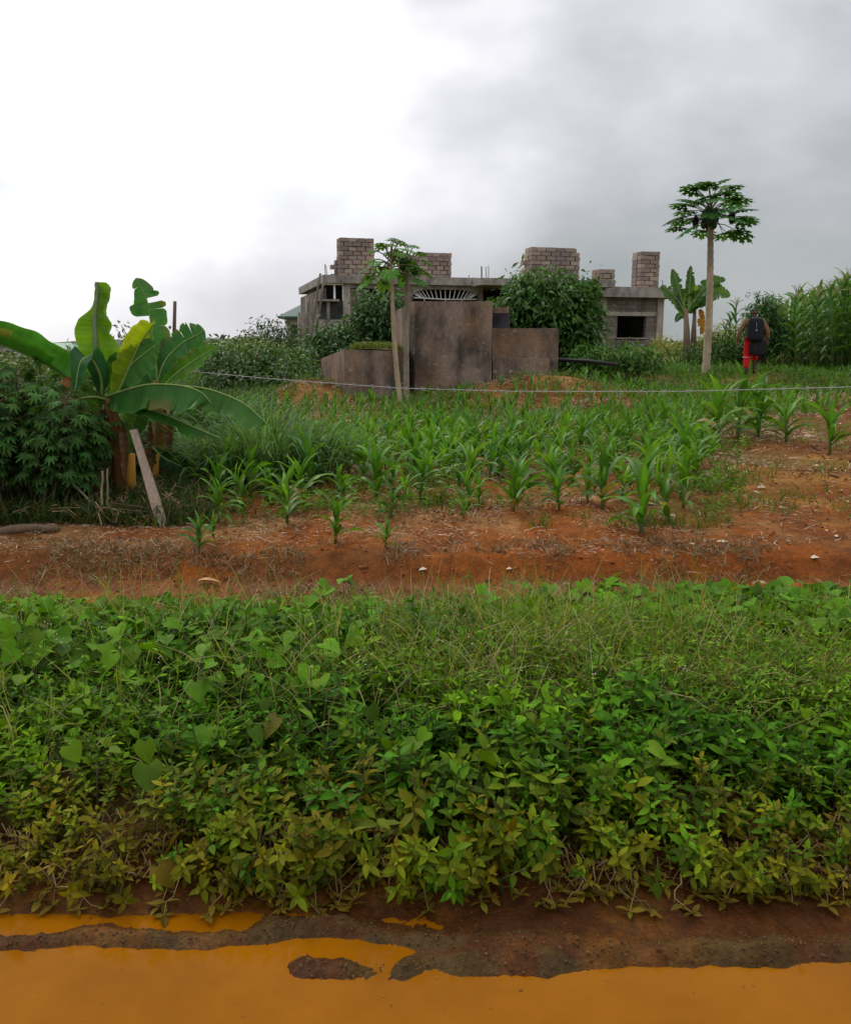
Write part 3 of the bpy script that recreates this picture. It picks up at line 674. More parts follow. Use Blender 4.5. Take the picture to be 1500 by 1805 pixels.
# ---------------------------------------------------------------- palmate foliage
def palm_tpl(nf=7, lobes=True, spread=2.6, Lf=1.0, wf=.22, droop=.5):
    """a papaya / cassava leaf: fingers from the origin, flat in XY, +Y ahead"""
    V_, F_ = [], []
    for i in range(nf):
        a = (i/(nf-1)-.5)*2*spread; L_ = Lf*(1-.28*abs(a)/spread)
        if lobes:   # finger with side teeth
            out = [(0, 0), (.10, .16), (.07, .38), (.24, .55), (.12, .60), (.17, .80), (.05, .82), (0, 1.0)]
        else: out = [(0, 0), (.5*wf, .25), (.95*wf*.6, .55), (.4*wf, .8), (0, 1.0)]
        s = np.array(out)*[1, 1]*L_
        pts = [];
        for (w, l) in s: pts += [(-w, l), (0, l), (w, l)]
        ca, sa = math.cos(a), math.sin(a); o = len(V_)
        for (w, l) in pts: V_.append((w*ca-l*sa*-1*-1, w*sa+l*ca, -droop*l*l*.5-.25*abs(w)))
        for k in range(len(s)-1):
            q = o+k*3; F_ += [(q, q+1, q+4, q+3), (q+1, q+2, q+5, q+4)]
    return np.array(V_), np.array(F_)
PAP = palm_tpl(9, True, 2.3); CAS = palm_tpl(7, False, 1.9, wf=.24, droop=.9)
def papaya(name, base, top, r0, r1, lean, leaves, Ls, fruit, label, crown_h=.5, col=(.05, .145, .03), trunkc=(.43, .34, .23), group=None, flat=-.2, elr=(-5, 85), lsz=.62):
    base = np.array(base, float); top = np.array(top, float); root = empty(name, base, 0, label, 'papaya tree', group)
    inv = Matrix.Translation(-Vector(base)); k = 26
    def cv(f): return base+(top-base)*f+np.array([lean*math.sin(math.pi*f)*(1-f*.4), 0, 0])
    f_ = np.linspace(0, 1, k*3); pts = [cv(f) for f in f_]
    rad = np.interp(f_, [0, .05, .6, 1], [r0*1.25, r0, r0*.8, r1])*(1+.05*np.sin(f_*140))
    b = MB(); b.tube(pts, rad, 10, trunkc); o = b.build('trunk', M_bark, root, smooth=True); o.matrix_parent_inverse = inv
    b = MB(); lb = MB(); tv, tf = PAP
    for i in range(leaves):
        f = i/(leaves-1) if leaves > 1 else 0
        az = i*2.39996+random.uniform(-.3, .3); 
        el = math.radians(elr[0])+math.radians(elr[1])*f**1.6+random.uniform(-.12, .12)
        Lp = Ls*(1.15-.45*f)*random.uniform(.85, 1.1); o0 = cv(1)+np.array([0, 0, -crown_h*(1-f)])
        d_ = np.array([-math.sin(az)*math.cos(el), math.cos(az)*math.cos(el), math.sin(el)])
        e = o0+d_*Lp; midp = o0+d_*Lp*.5+np.array([0, 0, .06*Lp]); e[2] -= .05*Lp
        b.tube([o0, midp, e], [.018, .013, .009], 5, (.16, .17, .07) if i % 3 else (.14, .07, .07), cap=False)
        S = Ls*lsz*random.uniform(.85, 1.15)*(1 if f < .8 else .75)
        M = (rotz(az) @ rotx(flat-.30*(1-f)+random.uniform(-.2, .2)+.3*f) @ roty(random.uniform(-.3, .3)))*S
        lb.batch(tv, tf, M[None], e[None], rcol(1, col, .18, .08))
    o = b.build('petioles', M_stem, root); o.matrix_parent_inverse = inv
    o = lb.build('leaves', M_leaf, root); o.matrix_parent_inverse = inv
    for i in range(fruit):
        az = i*2.4; h_ = crown_h*(.25+.9*i/max(1, fruit)); c = cv(1)+np.array([-math.sin(az)*.15, math.cos(az)*.15, -h_])
        fb = MB(); z_ = np.linspace(-1, 1, 8)
        fb.tube([c+np.array([0, 0, -q*.15]) for q in z_], [.085*math.sqrt(max(0.01, 1-q*q))*(1.1+.15*q) for q in z_], 8, (.03, .085, .035))
        o = fb.build('fruit', M_stem, root, smooth=True); o.matrix_parent_inverse = inv
    return root, cv
# tall papaya on the right
bp = P(1243, 664, 25.5); bp[2] = Hs(bp[0], 25.5)-.05; tp = P(1252, 362, 25.5)
root, cv = papaya('papaya_tree', bp, tp, .112, .072, .06, 36, .90, 14, 'tall papaya tree with flat wide crown and bare pale trunk, left of the walker', .5, flat=.05, elr=(-4, 74), lsz=.60)
inv = Matrix.Translation(-Vector(root.location))
for (px, py, col) in ((1226, 392, (.04, .035, .05)), (1290, 383, (.04, .035, .05))):
    b = MB(); c = P(px, py-14, 25.5); tv, tf = leaf_tpl(1, .35, 3, .1, .5)
    for a in range(5): b.batch(tv, tf, (frames(np.array([a*1.3]), np.array([-1.4]), np.array([0.]))*.42), c[None], np.array([col]))
    o = b.build('withered_leaf', M_straw, root); o.matrix_parent_inverse = inv
b = MB(); b.tube([cv(.985), P(1263, 385, 25.4), P(1273, 411, 25.3)], [.016, .013, .008], 5, (.08, .07, .06)); o = b.build('dead_petiole', M_stem, root); o.matrix_parent_inverse = inv
# two slender papayas by the tanks
bp = P(706, 702, 19.5); bp[2] = Hs(bp[0], 19.5)-.05
papaya('papaya_tree', bp, P(689, 452, 19.5), .060, .034, -.05, 22, .56, 0, 'slender curving papaya, front one of the pair beside the tall tank', .35, flat=-.35, elr=(-12, 92), lsz=.50, col=(.085, .21, .03))
bp = P(717, 700, 20.0); bp[2] = Hs(bp[0], 20.0)-.05
papaya('papaya_tree', bp, P(719, 452, 20.0), .066, .05, -.02, 15, .46, 3, 'straight grey-trunked papaya, back one of the pair beside the tall tank', .3, trunkc=(.30, .25, .19), flat=-.4, elr=(-14, 85), lsz=.52, col=(.075, .19, .03))

# ---------------------------------------------------------------- bananas
def banana_leaf(spine, width, side=(0, 0, 1), fold=.25, tears=0, col=(.045, .14, .02), seed=0, tip=.9, rib=True, ribc=(.20, .30, .08), hang=0., base=.15, ribr=.014, one=False, skip=(), prof=None):
    """spine: world points; width: half width; side: a vector in the blade's plane"""
    rg = np.random.default_rng(seed); sp = np.array(spine, float)
    # Catmull-Rom
    n = 64; q = np.vstack([2*sp[0]-sp[1], sp, 2*sp[-1]-sp[-2]]); out = []
    for f in np.linspace(0, len(sp)-1-1e-6, n):
        i = int(f); u = f-i; a, b_, c, d_ = q[i:i+4]
        out.append(.5*((2*b_)+(-a+c)*u+(2*a-5*b_+4*c-d_)*u*u+(-a+3*b_-3*c+d_)*u**3))
    sp = np.array(out); T_ = np.gradient(sp, axis=0); T_ /= np.linalg.norm(T_, axis=1)[:, None]
    S = np.array(side, float); S = S/np.linalg.norm(S)
    lb, rb = MB(), MB(); across = 5
    ncut = tears; cuts = [sorted(rg.choice(np.arange(4, n-3), ncut, replace=False)) if ncut else [] for _ in range(2)]
    brn = [.0, .0, rg.uniform(0, .35), 0, rg.uniform(0, .6)] if tears else [0]*5
    for sd in ((0, 1) if not one else (0,)):
        sg = 1 if sd == 0 else -1; segs = [0]+list(cuts[sd])+[n-1]
        for a, b_ in zip(segs[:-1], segs[1:]):
            if (sd, segs.index(a)) in skip: continue
            tw = rg.normal(0, .24 if ncut else .02); vs = []; cl = []
            for i in range(a, b_+1):
                f = i/(n-1); w = width*min(1, ((f+.02)/base)**.6)*min(1, (max(0, 1-f)/(1-tip+1e-6))**.55+.02)*(1+.05*math.sin(f*23+seed))
                if prof is not None: w = float(np.interp(f, [a_[0] for a_ in prof[sd]], [a_[1] for a_ in prof[sd]]))*.00525
                Sx = S-T_[i]*(S @ T_[i]); Sx /= np.linalg.norm(Sx)+1e-9; Nn = np.cross(T_[i], Sx)
                ii = (i-a)/max(1, b_-a); gap = 0 if not ncut else (.22*(abs(ii-.5)*2)**5)
                for k in range(across):
                    g = k/(across-1); ang = fold+tw*g+hang*g
                    off = Sx*sg*math.cos(ang)*w*g*(1-gap*g)+Nn*math.sin(ang)*w*g+np.array([0, 0, -hang*.3*w*g*g])
                    rip = .007*math.sin(i*.8+sd)*g
                    vs.append(sp[i]+off+Nn*rip-T_[i]*w*.25*g*0); c_ = np.array(col)*(1+.10*math.sin(i*2.4)*(.5+g*.5)+(.10 if i % 7 == 0 else 0)+rg.normal(0, .05))
                    edge = brn[segs.index(a) % 5] if g > .7 else 0
                    c_ = c_*(1-edge)+np.array((.20, .13, .04))*edge
                    cl.append(c_*(1.0 if g < .98 else 1.25))
            m_ = b_-a+1
            lb.add(vs, [(i*across+k, i*across+k+1, (i+1)*across+k+1, (i+1)*across+k) for i in range(m_-1) for k in range(across-1)], np.clip(cl, .002, 1))
    if rib: rb.tube(sp, np.linspace(ribr, ribr*.3, n), 6, ribc)
    return lb, rb
def add_leaf(root, lb, rb, nm='leaf', label=None):
    inv = Matrix.Translation(-Vector(root.location))
    o = lb.build(nm, M_banana, root, smooth=True); o.matrix_parent_inverse = inv
    if label: o['label'] = label
    if rb.n: r_ = rb.build('midrib', M_stem, o, smooth=True)
    return o
YB = 8.2
def PP(l, y=YB): return [P(a, b_, y+(c[0] if c else 0)) for (a, b_, *c) in l]
b1 = P(172, 930, 8.2); b1[2] = Hs(b1[0], 8.2)-.03
ban = empty('banana_plant', b1, 0, 'banana plant with a tall rolled upright leaf, in the clump by the track', 'banana plant')
b2 = P(222, 915, 8.4); b2[2] = Hs(b2[0], 8.4)-.03
ban2 = empty('banana_plant', b2, 0, 'banana plant with dry orange sheaths, middle one of the clump by the track', 'banana plant')
b3 = P(278, 880, 9.0); b3[2] = Hs(b3[0], 9.0)-.03
ban3 = empty('banana_plant', b3, 0, 'banana plant with a tattered upright leaf, beside the old wooden pole', 'banana plant')
def stem(root, pts, rad, col, nm='pseudostem', lab=None):
    b = MB(); b.tube(pts, rad, 12, col); o = b.build(nm, M_wood if nm != 'pseudostem' else M_stem, root, smooth=True); o.matrix_parent_inverse = Matrix.Translation(-Vector(root.location))
    if lab: o['label'] = lab
    return o
stem(ban, [b1, P(172, 850, 8.2), P(170, 760, 8.2), P(172, 690, 8.2)], [.075, .07, .055, .045], (.13, .085, .03))
stem(ban2, [b2, P(216, 850, 8.35), P(205, 760, 8.3), P(192, 700, 8.2)], [.085, .08, .065, .05], (.20, .085, .025))
stem(ban2, [b2+np.array([.1, -.04, 0]), P(231, 860, 8.25), P(233, 800, 8.25)], [.045, .05, .03], (.46, .22, .03), 'dry_sheath', 'dry orange sheath peeling from the stem')
stem(ban3, [b3, P(278, 820, 9), P(284, 740, 9), P(278, 670, 8.9)], [.08, .075, .06, .045], (.21, .13, .03))
stem(ban3, [b3+np.array([-.03, -.07, 0]), P(272, 850, 8.85), P(280, 800, 8.9)], [.04, .04, .02], (.40, .2, .03), 'dry_sheath')
BG = (.040, .155, .020); BL = (.115, .26, .012); BY = (.24, .36, .015)
# upright leaf facing the viewer
add_leaf(ban, *banana_leaf(PP([(178, 690), (172, 650), (169, 600), (168, 560), (172, 520), (172, 497)]), .225, (1, 0, 0), -.15, 0, BL, 1, ribr=.034, ribc=(.17, .24, .12), prof=([(0, 2), (.11, 20), (.2, 36), (.28, 43), (.36, 42), (.43, 33), (.46, 26), (.5, 30), (.56, 31), (.62, 24), (.67, 13), (.75, 22), (.88, 25), (.96, 22), (1, 16)], [(0, 2), (.16, 14), (.3, 25), (.4, 33), (.5, 34), (.58, 26), (.66, 9), (.7, 5), (1, 4)])), label='tall upright light green leaf')
add_leaf(ban, *banana_leaf(PP([(165, 575), (174, 545), (176, 515), (175, 502)]), .085, (1, 0, .05), .9, 0, (.13, .26, .015), 2, tip=.8, base=.1, rib=False), nm='rolled_leaf_tip')
add_leaf(ban, *banana_leaf(PP([(165, 695), (130, 672), (70, 637, -.1), (0, 607, -.2), (-80, 590, -.3), (-150, 600, -.4)]), .22, (0, 1, .3), -.85, 4, BG, 3, tip=.75, base=.25, hang=.1), label='long leaf reaching out to the left')
add_leaf(ban, *banana_leaf(PP([(180, 705), (178, 665, -.1), (160, 632, -.2), (142, 640, -.35), (133, 690, -.5)]), .13, (1, .4, 0), .5, 0, (.03, .12, .04), 4, tip=.7, base=.3, hang=.3))
add_leaf(ban, *banana_leaf(PP([(185, 690), (205, 670), (235, 640), (262, 618), (278, 606)]), .17, (.3, 0, 1), -.05, 4, (.05, .17, .03), 5, tip=.6, base=.3), label='broad half-raised dark leaf')
add_leaf(ban, *banana_leaf(PP([(185, 700), (215, 690, -.1), (262, 678, -.25), (320, 680, -.35), (355, 692, -.4), (372, 710, -.4)]), .24, (0, 1, .25), -1.0, 9, BG, 6, tip=.85, base=.25, hang=.1), label='arching leaf with torn hanging blade')
add_leaf(ban2, *banana_leaf(PP([(200, 710), (225, 655), (245, 610), (268, 577), (275, 570)]), .15, (.7, .5, .5), .25, 5, BY, 7, tip=.7, base=.3), label='bright yellow-green young leaf')
add_leaf(ban2, *banana_leaf(PP([(195, 700), (260, 683, .3), (350, 683, .3), (420, 706, .25), (458, 735, .2), (470, 748, .2)]), .19, (0, 1, .3), -.95, 7, (.055, .18, .022), 8, tip=.8, base=.3, hang=.1), label='longest leaf, arching right over the maize')
add_leaf(ban2, *banana_leaf(PP([(200, 700), (235, 714, -.2), (290, 730, -.3), (340, 752, -.3), (388, 772, -.3)]), .10, (0, 1, .4), -.8, 5, (.04, .14, .02), 9, tip=.7, base=.5, hang=.4))
add_leaf(ban2, *banana_leaf(PP([(190, 705), (160, 700, -.2), (110, 712, -.4), (60, 740, -.5)]), .12, (0, .4, 1), .2, 3, (.06, .14, .02), 19, tip=.7, base=.4, hang=.3))
# tattered vertical leaf and its fellows
add_leaf(ban3, *banana_leaf(PP([(278, 680), (275, 640), (270, 600), (265, 560), (258, 525), (240, 490)], 8.9), .17, (1, .3, .15), .15, 7, (.045, .165, .04), 10, tip=.72, base=.35, skip=((0, 5), (1, 4))), label='tall tattered leaf torn into segments')
add_leaf(ban3, *banana_leaf(PP([(275, 690), (290, 640), (318, 608), (345, 592), (362, 584)], 8.9), .16, (.1, .2, 1), .1, 8, (.04, .155, .035), 11, tip=.72, base=.3), label='upper leaf with ragged tip')
add_leaf(ban3, *banana_leaf(PP([(280, 690), (310, 660), (340, 638), (365, 622), (384, 612)], 8.8), .10, (.1, .2, 1), .2, 5, (.08, .22, .02), 12, tip=.6, base=.4))
add_leaf(ban3, *banana_leaf(PP([(280, 700), (265, 665), (255, 640), (262, 620)], 9.1), .20, (1, .2, 0), .1, 2, (.02, .07, .03), 13, tip=.7, base=.3))
add_leaf(ban3, *banana_leaf(PP([(270, 790), (290, 808), (315, 820), (338, 834)], 8.9), .10, (0, .3, 1), .2, 1, (.018, .06, .015), 14, tip=.7, base=.3))
add_leaf(ban3, *banana_leaf(PP([(275, 700), (250, 720), (232, 760), (225, 800)], 8.7), .12, (1, .3, 0), .2, 4, (.03, .09, .02), 15, tip=.7, base=.3))
# dried hanging leaves round the stems
for rt, lst in ((ban, [(150, 700, 135, 780), (185, 720, 190, 800)]), (ban2, [(215, 740, 222, 850), (190, 760, 178, 870)]), (ban3, [(290, 720, 300, 800), (265, 740, 255, 830)])):
    for i, (a, b_, c, d_) in enumerate(lst):
        lb, rb = banana_leaf(PP([(a, b_), ((a+c)/2+4, (b_+d_)/2), (c, d_)], 8.25 if rt is not ban3 else 8.9), .05, (1, .3, 0), .7, 3, (.20, .11, .05), 30+i, tip=.7, base=.3, rib=False)
        o = lb.build('dried_leaf', M_straw, rt, smooth=True); o.matrix_parent_inverse = Matrix.Translation(-Vector(rt.location))
lb, rb = banana_leaf(PP([(136, 668), (120, 674), (108, 684)], 8.1), .06, (0, .3, 1), .3, 0, (.42, .16, .06), 40, rib=False); o = lb.build('dried_leaf', M_straw, ban, smooth=True); o.matrix_parent_inverse = Matrix.Translation(-Vector(ban.location))

# small banana behind the tall papaya
YR = 30.0; bb = P(1210, 640, YR); bb[2] = Hs(bb[0], YR)-.1
banr = empty('banana_plant', bb, 0, 'small banana plant at the right end of the house, behind the tall papaya', 'banana plant')
stem(banr, [bb, P(1210, 590, YR), P(1208, 545, YR)], [.14, .11, .07], (.22, .15, .10)); stem(banr, [bb+np.array([.25, 0, 0]), P(1222, 590, YR), P(1224, 545, YR)], [.10, .09, .05], (.15, .11, .07), 'pseudostem')
for i, (l, w, tr, cc) in enumerate(([[(1208, 550), (1200, 525), (1193, 500), (1184, 474)], .20, 9, (.05, .12, .04)], [[(1212, 550), (1214, 520), (1216, 495), (1217, 468)], .16, 9, (.04, .10, .04)], [[(1214, 550), (1216, 530), (1220, 510), (1223, 498)], .24, 2, (.15, .27, .03)],
        [[(1214, 552), (1230, 520), (1252, 500), (1278, 492)], .25, 8, (.05, .14, .03)], [[(1216, 552), (1235, 530), (1260, 515), (1287, 521)], .28, 9, (.08, .18, .03)], [[(1206, 552), (1196, 532), (1180, 515), (1164, 504)], .22, 4, (.06, .13, .04)],
        [[(1212, 552), (1222, 530), (1240, 528), (1250, 545)], .3, 3, (.07, .18, .02)], [[(1206, 555), (1205, 530), (1210, 508)], .3, 3, (.10, .22, .02)], [[(1205, 560), (1198, 556), (1190, 568)], .12, 2, (.04, .10, .03)])):
    add_leaf(banr, *banana_leaf(PP(l, YR), w, (1, .2, .3) if i in (0, 1, 2, 7) else (.2, .3, 1), .2, tr, cc, 50+i, tip=.7, base=.3, ribr=.03))
lb, rb = banana_leaf(PP([(1232, 545), (1235, 565), (1234, 590)], YR), .14, (1, .2, 0), .5, 3, (.5, .22, .03), 71, rib=False); o = lb.build('dried_leaf', M_straw, banr, smooth=True); o.matrix_parent_inverse = Matrix.Translation(-Vector(banr.location)); o['label'] = 'hanging orange dried leaf'

# poles, plank, stakes by the banana clump
p0 = P(296, 800, 9.3); p0[2] = Hs(p0[0], 9.3)-.05; ptop = P(309, 531, 9.3)
pole('wooden_pole', p0, ptop, .026, .018, M_wood, (.13, .085, .065), 'old thin wooden pole standing up behind the banana clump', 'pole')
q0 = P(290, 947, 7.35); q0[2] = Hs(q0[0], 7.35)-.02; q1 = P(236, 757, 7.9)
b = MB(); dd = (q1-q0); nrm = np.array([.043, 0, .008]); th = np.array([0, .018, 0]); vs = []
for k in range(9):
    f = k/8; c = q0+dd*f; w = nrm*(1-.35*f)*(1+rng.normal(0, .04))
    vs += [c-w-th, c+w-th, c+w+th, c-w+th]
b.add(vs, [(k*4+i, k*4+(i+1) % 4, (k+1)*4+(i+1) % 4, (k+1)*4+i) for k in range(8) for i in range(4)]+[(32, 33, 34, 35), (3, 2, 1, 0)], (.33, .25, .19))
tag(b.build('wooden_plank', M_wood, loc=q0), 'pale wooden plank leaning on the banana stems', 'plank')
def stick(a, ya, c, yc, r, col, lab, name='dead_stick', grp=None):
    p0 = P(*a, ya); p1 = P(*c, yc); p0[2] = Hs(p0[0], ya); return pole(name, p0, p1, r, r*.6, M_wood, col, lab, 'stick', grp)
stick((188, 940), 7.6, (118, 838), 7.7, .013, (.25, .2, .13), 'thin leaning stick left of the banana stems')
stick((180, 930), 7.5, (181, 830), 7.6, .014, (.22, .18, .10), 'upright thin stem left of the plank, nearer the rolled-leaf banana')
stick((190, 930), 7.55, (190, 825), 7.7, .014, (.16, .17, .09), 'upright thin green-brown stem between banana stems')

# fence wire
b = MB(); pw = [P(309, 652, 9.3), P(480, 668, 9.35), P(700, 684, 9.4), (P(900, 690, 9.45)), P(1200, 690, 9.5), P(1500, 682, 9.6), P(1690, 672, 9.7)]
pts = []; 
for a, c in zip(pw[:-1], pw[1:]):
    for f in np.arange(0, 1, .02): pts.append(a+(c-a)*f)
pts = np.array(pts+[pw[-1]]); kk = np.ones(9)/9; 
for ax in (0, 1, 2): pts[4:-4, ax] = np.convolve(pts[:, ax], kk, 'valid')
b.tube(pts+rng.normal(0, .0012, pts.shape), .0042, 5, (.50, .49, .48))
for i in range(6, len(pts)-4, 7):
    c = pts[i]; b.tube([c+[-.015, 0, .02], c+[.015, 0, -.02]], .003, 4, (.5, .48, .46)); b.tube([c+[.012, -.01, .02], c+[-.012, .01, -.02]], .003, 4, (.5, .48, .46))
tag(b.build('fence_wire', M_metal), 'single barbed wire strung across the whole field from the old pole', 'fence wire')
p1 = pw[-1].copy(); p0 = p1.copy(); p1[2] += .25; p0[2] = Hs(p0[0], p0[1])-.1
pole('fence_post', p0, p1, .05, .045, M_wood, (.15, .11, .08), 'rough wooden fence post holding the far end of the wire', 'fence post')

# ---------------------------------------------------------------- maize
def hit(px, py):
    lo, hi = 2.0, 60.0; ys_ = np.linspace(2.4, 60, 500)
    for y in ys_:
        p = P(px, py, y)
        if p[2] <= Hs(p[0], y): return np.array([p[0], y, Hs(p[0], y)])
    return None
def blade(mb, o, az, e0, bend, L, Wd, col, seg=7, fold=.35, wave=0.0, tw=0.0):
    p = np.array(o, float); vs = []; e = e0; h = np.array([-math.sin(az), math.cos(az), 0]); s = np.array([math.cos(az), math.sin(az), 0]); cl = []
    for i in range(seg+1):
        f = i/seg; w = Wd/2*(min(1, .45+f*2.2)*(1-f**2.2)**.8+.01)
        d_ = h*math.cos(e)+np.array([0, 0, 1])*math.sin(e); n_ = -h*math.sin(e)+np.array([0, 0, 1])*math.cos(e)
        sd = s*math.cos(tw*f)+n_*math.sin(tw*f)
        wv = wave*math.sin(f*15+az*3)*w
        vs += [p-sd*w+n_*(w*fold+wv), p.copy(), p+sd*w+n_*(w*fold-wv)]
        c = np.array(col)*(1+.12*f); cl += [c, c*1.35, c]
        p = p+d_*L/seg; e -= bend/seg*(.4+1.2*f)
    mb.add(vs, [q for i in range(seg) for q in ((i*3, i*3+1, i*3+4, i*3+3), (i*3+1, i*3+2, i*3+5, i*3+4))], np.clip(cl, 0, 1))
def maize_young(i, col):
    """height about 1, scaled when placed"""
    root = empty('maize_plant'); b = MB(); b.tube([(0, 0, -.03), (.01, 0, .25), (0, .01, .55)], [.035, .028, .012], 6, (.12, .17, .05)); b.build('stalk', M_stem, root, smooth=True)
    l = MB(); a0 = random.uniform(0, 6.28); n = random.randint(11, 15)
    for k in range(n):
        f = k/(n-1); az = a0+k*math.pi+random.gauss(0, .7)
        c = np.array(col)*(1+random.gauss(0, .16))*(.85+.35*f)
        if f < .3 and random.random() < .35: c = np.array((.22, .19, .05))*random.uniform(.7, 1.2)
        blade(l, (0, 0, .06+.5*f), az, R(38+44*f)+random.gauss(0, .15), random.uniform(1.5, 2.7)*(1-.5*f), random.uniform(.62, .92)*(1-.3*abs(f-.55)), .118*random.uniform(.8, 1.25), c, 8, .4, .25, random.gauss(0, .7))
    l.build('leaves', M_maize, root, smooth=True); return root
def maize_tall(i, col):
    root = empty('maize_plant'); b = MB(); b.tube([(0, 0, -.1), (.02, 0, 1.2), (0, .03, 2.3)], [.022, .018, .008], 6, (.13, .17, .06)); b.build('stalk', M_stem, root, smooth=True)
    l = MB(); a0 = random.uniform(0, 6.28); n = 14
    for k in range(n):
        f = k/(n-1); az = a0+k*math.pi+random.gauss(0, .35); c = np.array(col)*(1+random.gauss(0, .15))*(.8+.3*f)
        blade(l, (0, 0, .25+1.9*f), az, R(50+24*f), random.uniform(1.9, 3.1)*(1-.35*f), random.uniform(.75, 1.05)*(1-.35*f), .14, c, 7, .35, .2, random.gauss(0, .5))
    l.build('leaves', M_maize, root, smooth=True)
    t_ = MB()
    for k in range(9):
        az = k*.7; sp_ = .05+.12*(k/9); t_.tube([(0, .03, 2.25), (sp_*math.cos(az)*.5, sp_*math.sin(az)*.5+.03, 2.42), (sp_*math.cos(az)*1.6, sp_*math.sin(az)*1.6, 2.5+.12*(1-k/9))], [.006, .008, .005], 4, (.36, .30, .14))
    t_.build('tassel', M_straw, root); return root
YGc = [(.060, .165, .016), (.085, .20, .018), (.05, .145, .02), (.07, .185, .015)]
YP = [maize_young(i, YGc[i % 4]) for i in range(10)]
TP = [maize_tall(i, [(.055, .15, .032), (.075, .18, .03), (.05, .135, .04)][i % 3]) for i in range(6)]
def place(proto, x, y, s, label, group, sz=None):
    o = copy_tree(proto); o.location = (x, y, Hs(x, y)); o.rotation_euler = (random.gauss(0, .07), random.gauss(0, .07), random.uniform(0, 6.28)); o.scale = (s, s, sz or s)
    return tag(o, label, 'maize', group)
placed = []
# the plants that stand out, one by one: px, base py, height in px, label
for (px, py, hh, lab) in (
    (1130, 942, 135, 'sturdy young maize plant nearest the track, at the right-hand tip of the field'), (1180, 926, 112, 'young maize plant just behind the sturdiest one at the tip of the field'),
    (1062, 900, 108, 'bushy young maize plant left of the sturdy one, where the grass begins'), (1035, 890, 60, 'small maize plant tucked beside the bushy one, in green weeds'),
    (904, 902, 96, 'slim bright young maize plant standing alone in front of the field centre'), (818, 918, 44, 'small yellowish maize seedling leaning in the straw'),
    (690, 918, 60, 'short maize seedling in a weedy patch of straw, behind the two front ones'), (680, 972, 46, 'lowest maize seedling at the very edge of the straw strip'),
    (592, 962, 84, 'leafy maize plant at the front edge of the straw, middle of the left half'), (507, 930, 88, 'upright maize plant in bare straw between the front plants'),
    (606, 900, 58, 'small maize plant in the weeds behind the leafy front one'), (388, 925, 70, 'maize plant with two tall blades near the leaning plank'), (352, 975, 62, 'bright low maize plant just right of the plank foot'),
    (378, 958, 46, 'tiny maize plant between the plank foot and the two-bladed one'), (740, 885, 80, 'full young maize plant standing before the field centre'), (826, 865, 88, 'bright fan-shaped maize plant in the front of the field'),
    (548, 870, 100, 'tall dark young maize plant by the fallen dry log'), (440, 880, 80, 'pale narrow maize plant in front of the long grass clump'), (1462, 805, 84, 'lone young maize plant on the bare path side'),
    (1385, 782, 80, 'young maize plant at the edge of the path, next to the lone one'), (1300, 775, 100, 'tall full maize plant at the path corner of the field'), (1265, 780, 96, 'dark full maize plant second from the path corner'),
    (1335, 770, 92, 'maize plant at the outer corner, with leaves hanging over the path'), (1225, 860, 70, 'maize plant at the path edge halfway up the field'), (1200, 840, 90, 'maize plant with broad blades, in from the path edge'), (640, 850, 80, 'dense maize plant in the front rows below the low tank')):
    h = hit(px, py); s = hh*h[1]/F*1.08
    place(YP[len(placed) % 10], h[0], h[1], s, lab, 'young maize plants'); placed.append((h[0], h[1]))
n_ind = len(placed)
def free(x, y, dmin):
    return all((x-a)**2+(y-b_)**2 > dmin*dmin for a, b_ in placed)
def blocked(x, y):
    if x > np.interp(y, EDGE_Y, EDGE_X): return True
    if y < 10.2 and x < -2.0: return True
    if y < 7.7: return True
    if 20.2 < y < 25.2 and -3.0 < x < 3.6: return True
    if abs(x-9.25) < .8 and 22.5 < y < 26: return True
    if 19.2 < y < 23 and -4.2 < x < -2.6: return True
    if y > 19 and x < -2.6: return True
    if y > 24.3 and x < 5: return True
    return False
cand = []
tries = 0
while tries < 42000 and len(cand) < 1350:
    tries += 1
    y = math.sqrt(random.uniform(7.8**2, 28.5**2)); x = random.uniform(-.34*y, .52*y+1)
    if blocked(x, y): continue
    dens = float(fbm(np.array([x]), np.array([y]), .35, 3, 91)[0])
    dm = .29 if dens > .5 else .42
    if y < 9.5: dm = .40
    if not free(x, y, dm*(.80+.006*y)): continue
    placed.append((x, y)); cand.append((x, y))
cand.sort(key=lambda c: c[1])
def zone(x, y):
    if y < 11: r_, g_ = 'in the nearest rows', 'nearest'
    elif y < 14.5: r_, g_ = 'in the lower middle rows', 'lower middle'
    elif y < 19: r_, g_ = 'in the upper middle rows', 'upper middle'
    else: r_, g_ = 'in the highest rows', 'highest'
    u = x/y
    if u < -.12: c_ = 'near the long grass'
    elif u < .0: c_ = 'below the slender papayas'
    elif u < .14: c_ = 'below the tall tank'
    elif u < .27: c_ = 'below the big green tree'
    else: c_ = 'near the path'
    return f'young maize plant {r_}, {c_}', f'{g_} young maize {c_}'
rest = MB()
for i, (x, y) in enumerate(cand):
    s = (.38+.12*random.random())*(1.0 if y < 14 else .9 if y < 20 else .75)*(.55+.62*random.random())
    if x/y > .25 and 12 < y < 17: s *= 1.2
    if i < 205:
        place(random.choice(YP), x, y, s, *zone(x, y))
    else:
        for k in range(8):
            blade(rest, (x, y, Hs(x, y)+.04+.4*s*k/8), random.uniform(0, 6.28), R(45+5*k), 1.6*(1-k/12), .6*s, .10*s, np.array(YGc[k % 4])*(1+random.gauss(0, .15)), 4, .4)
if rest.n: tag(rest.build('maize_rows', M_maize, smooth=True), 'hazy topmost rows of young maize before the tall maize and house', 'maize', kind='stuff')
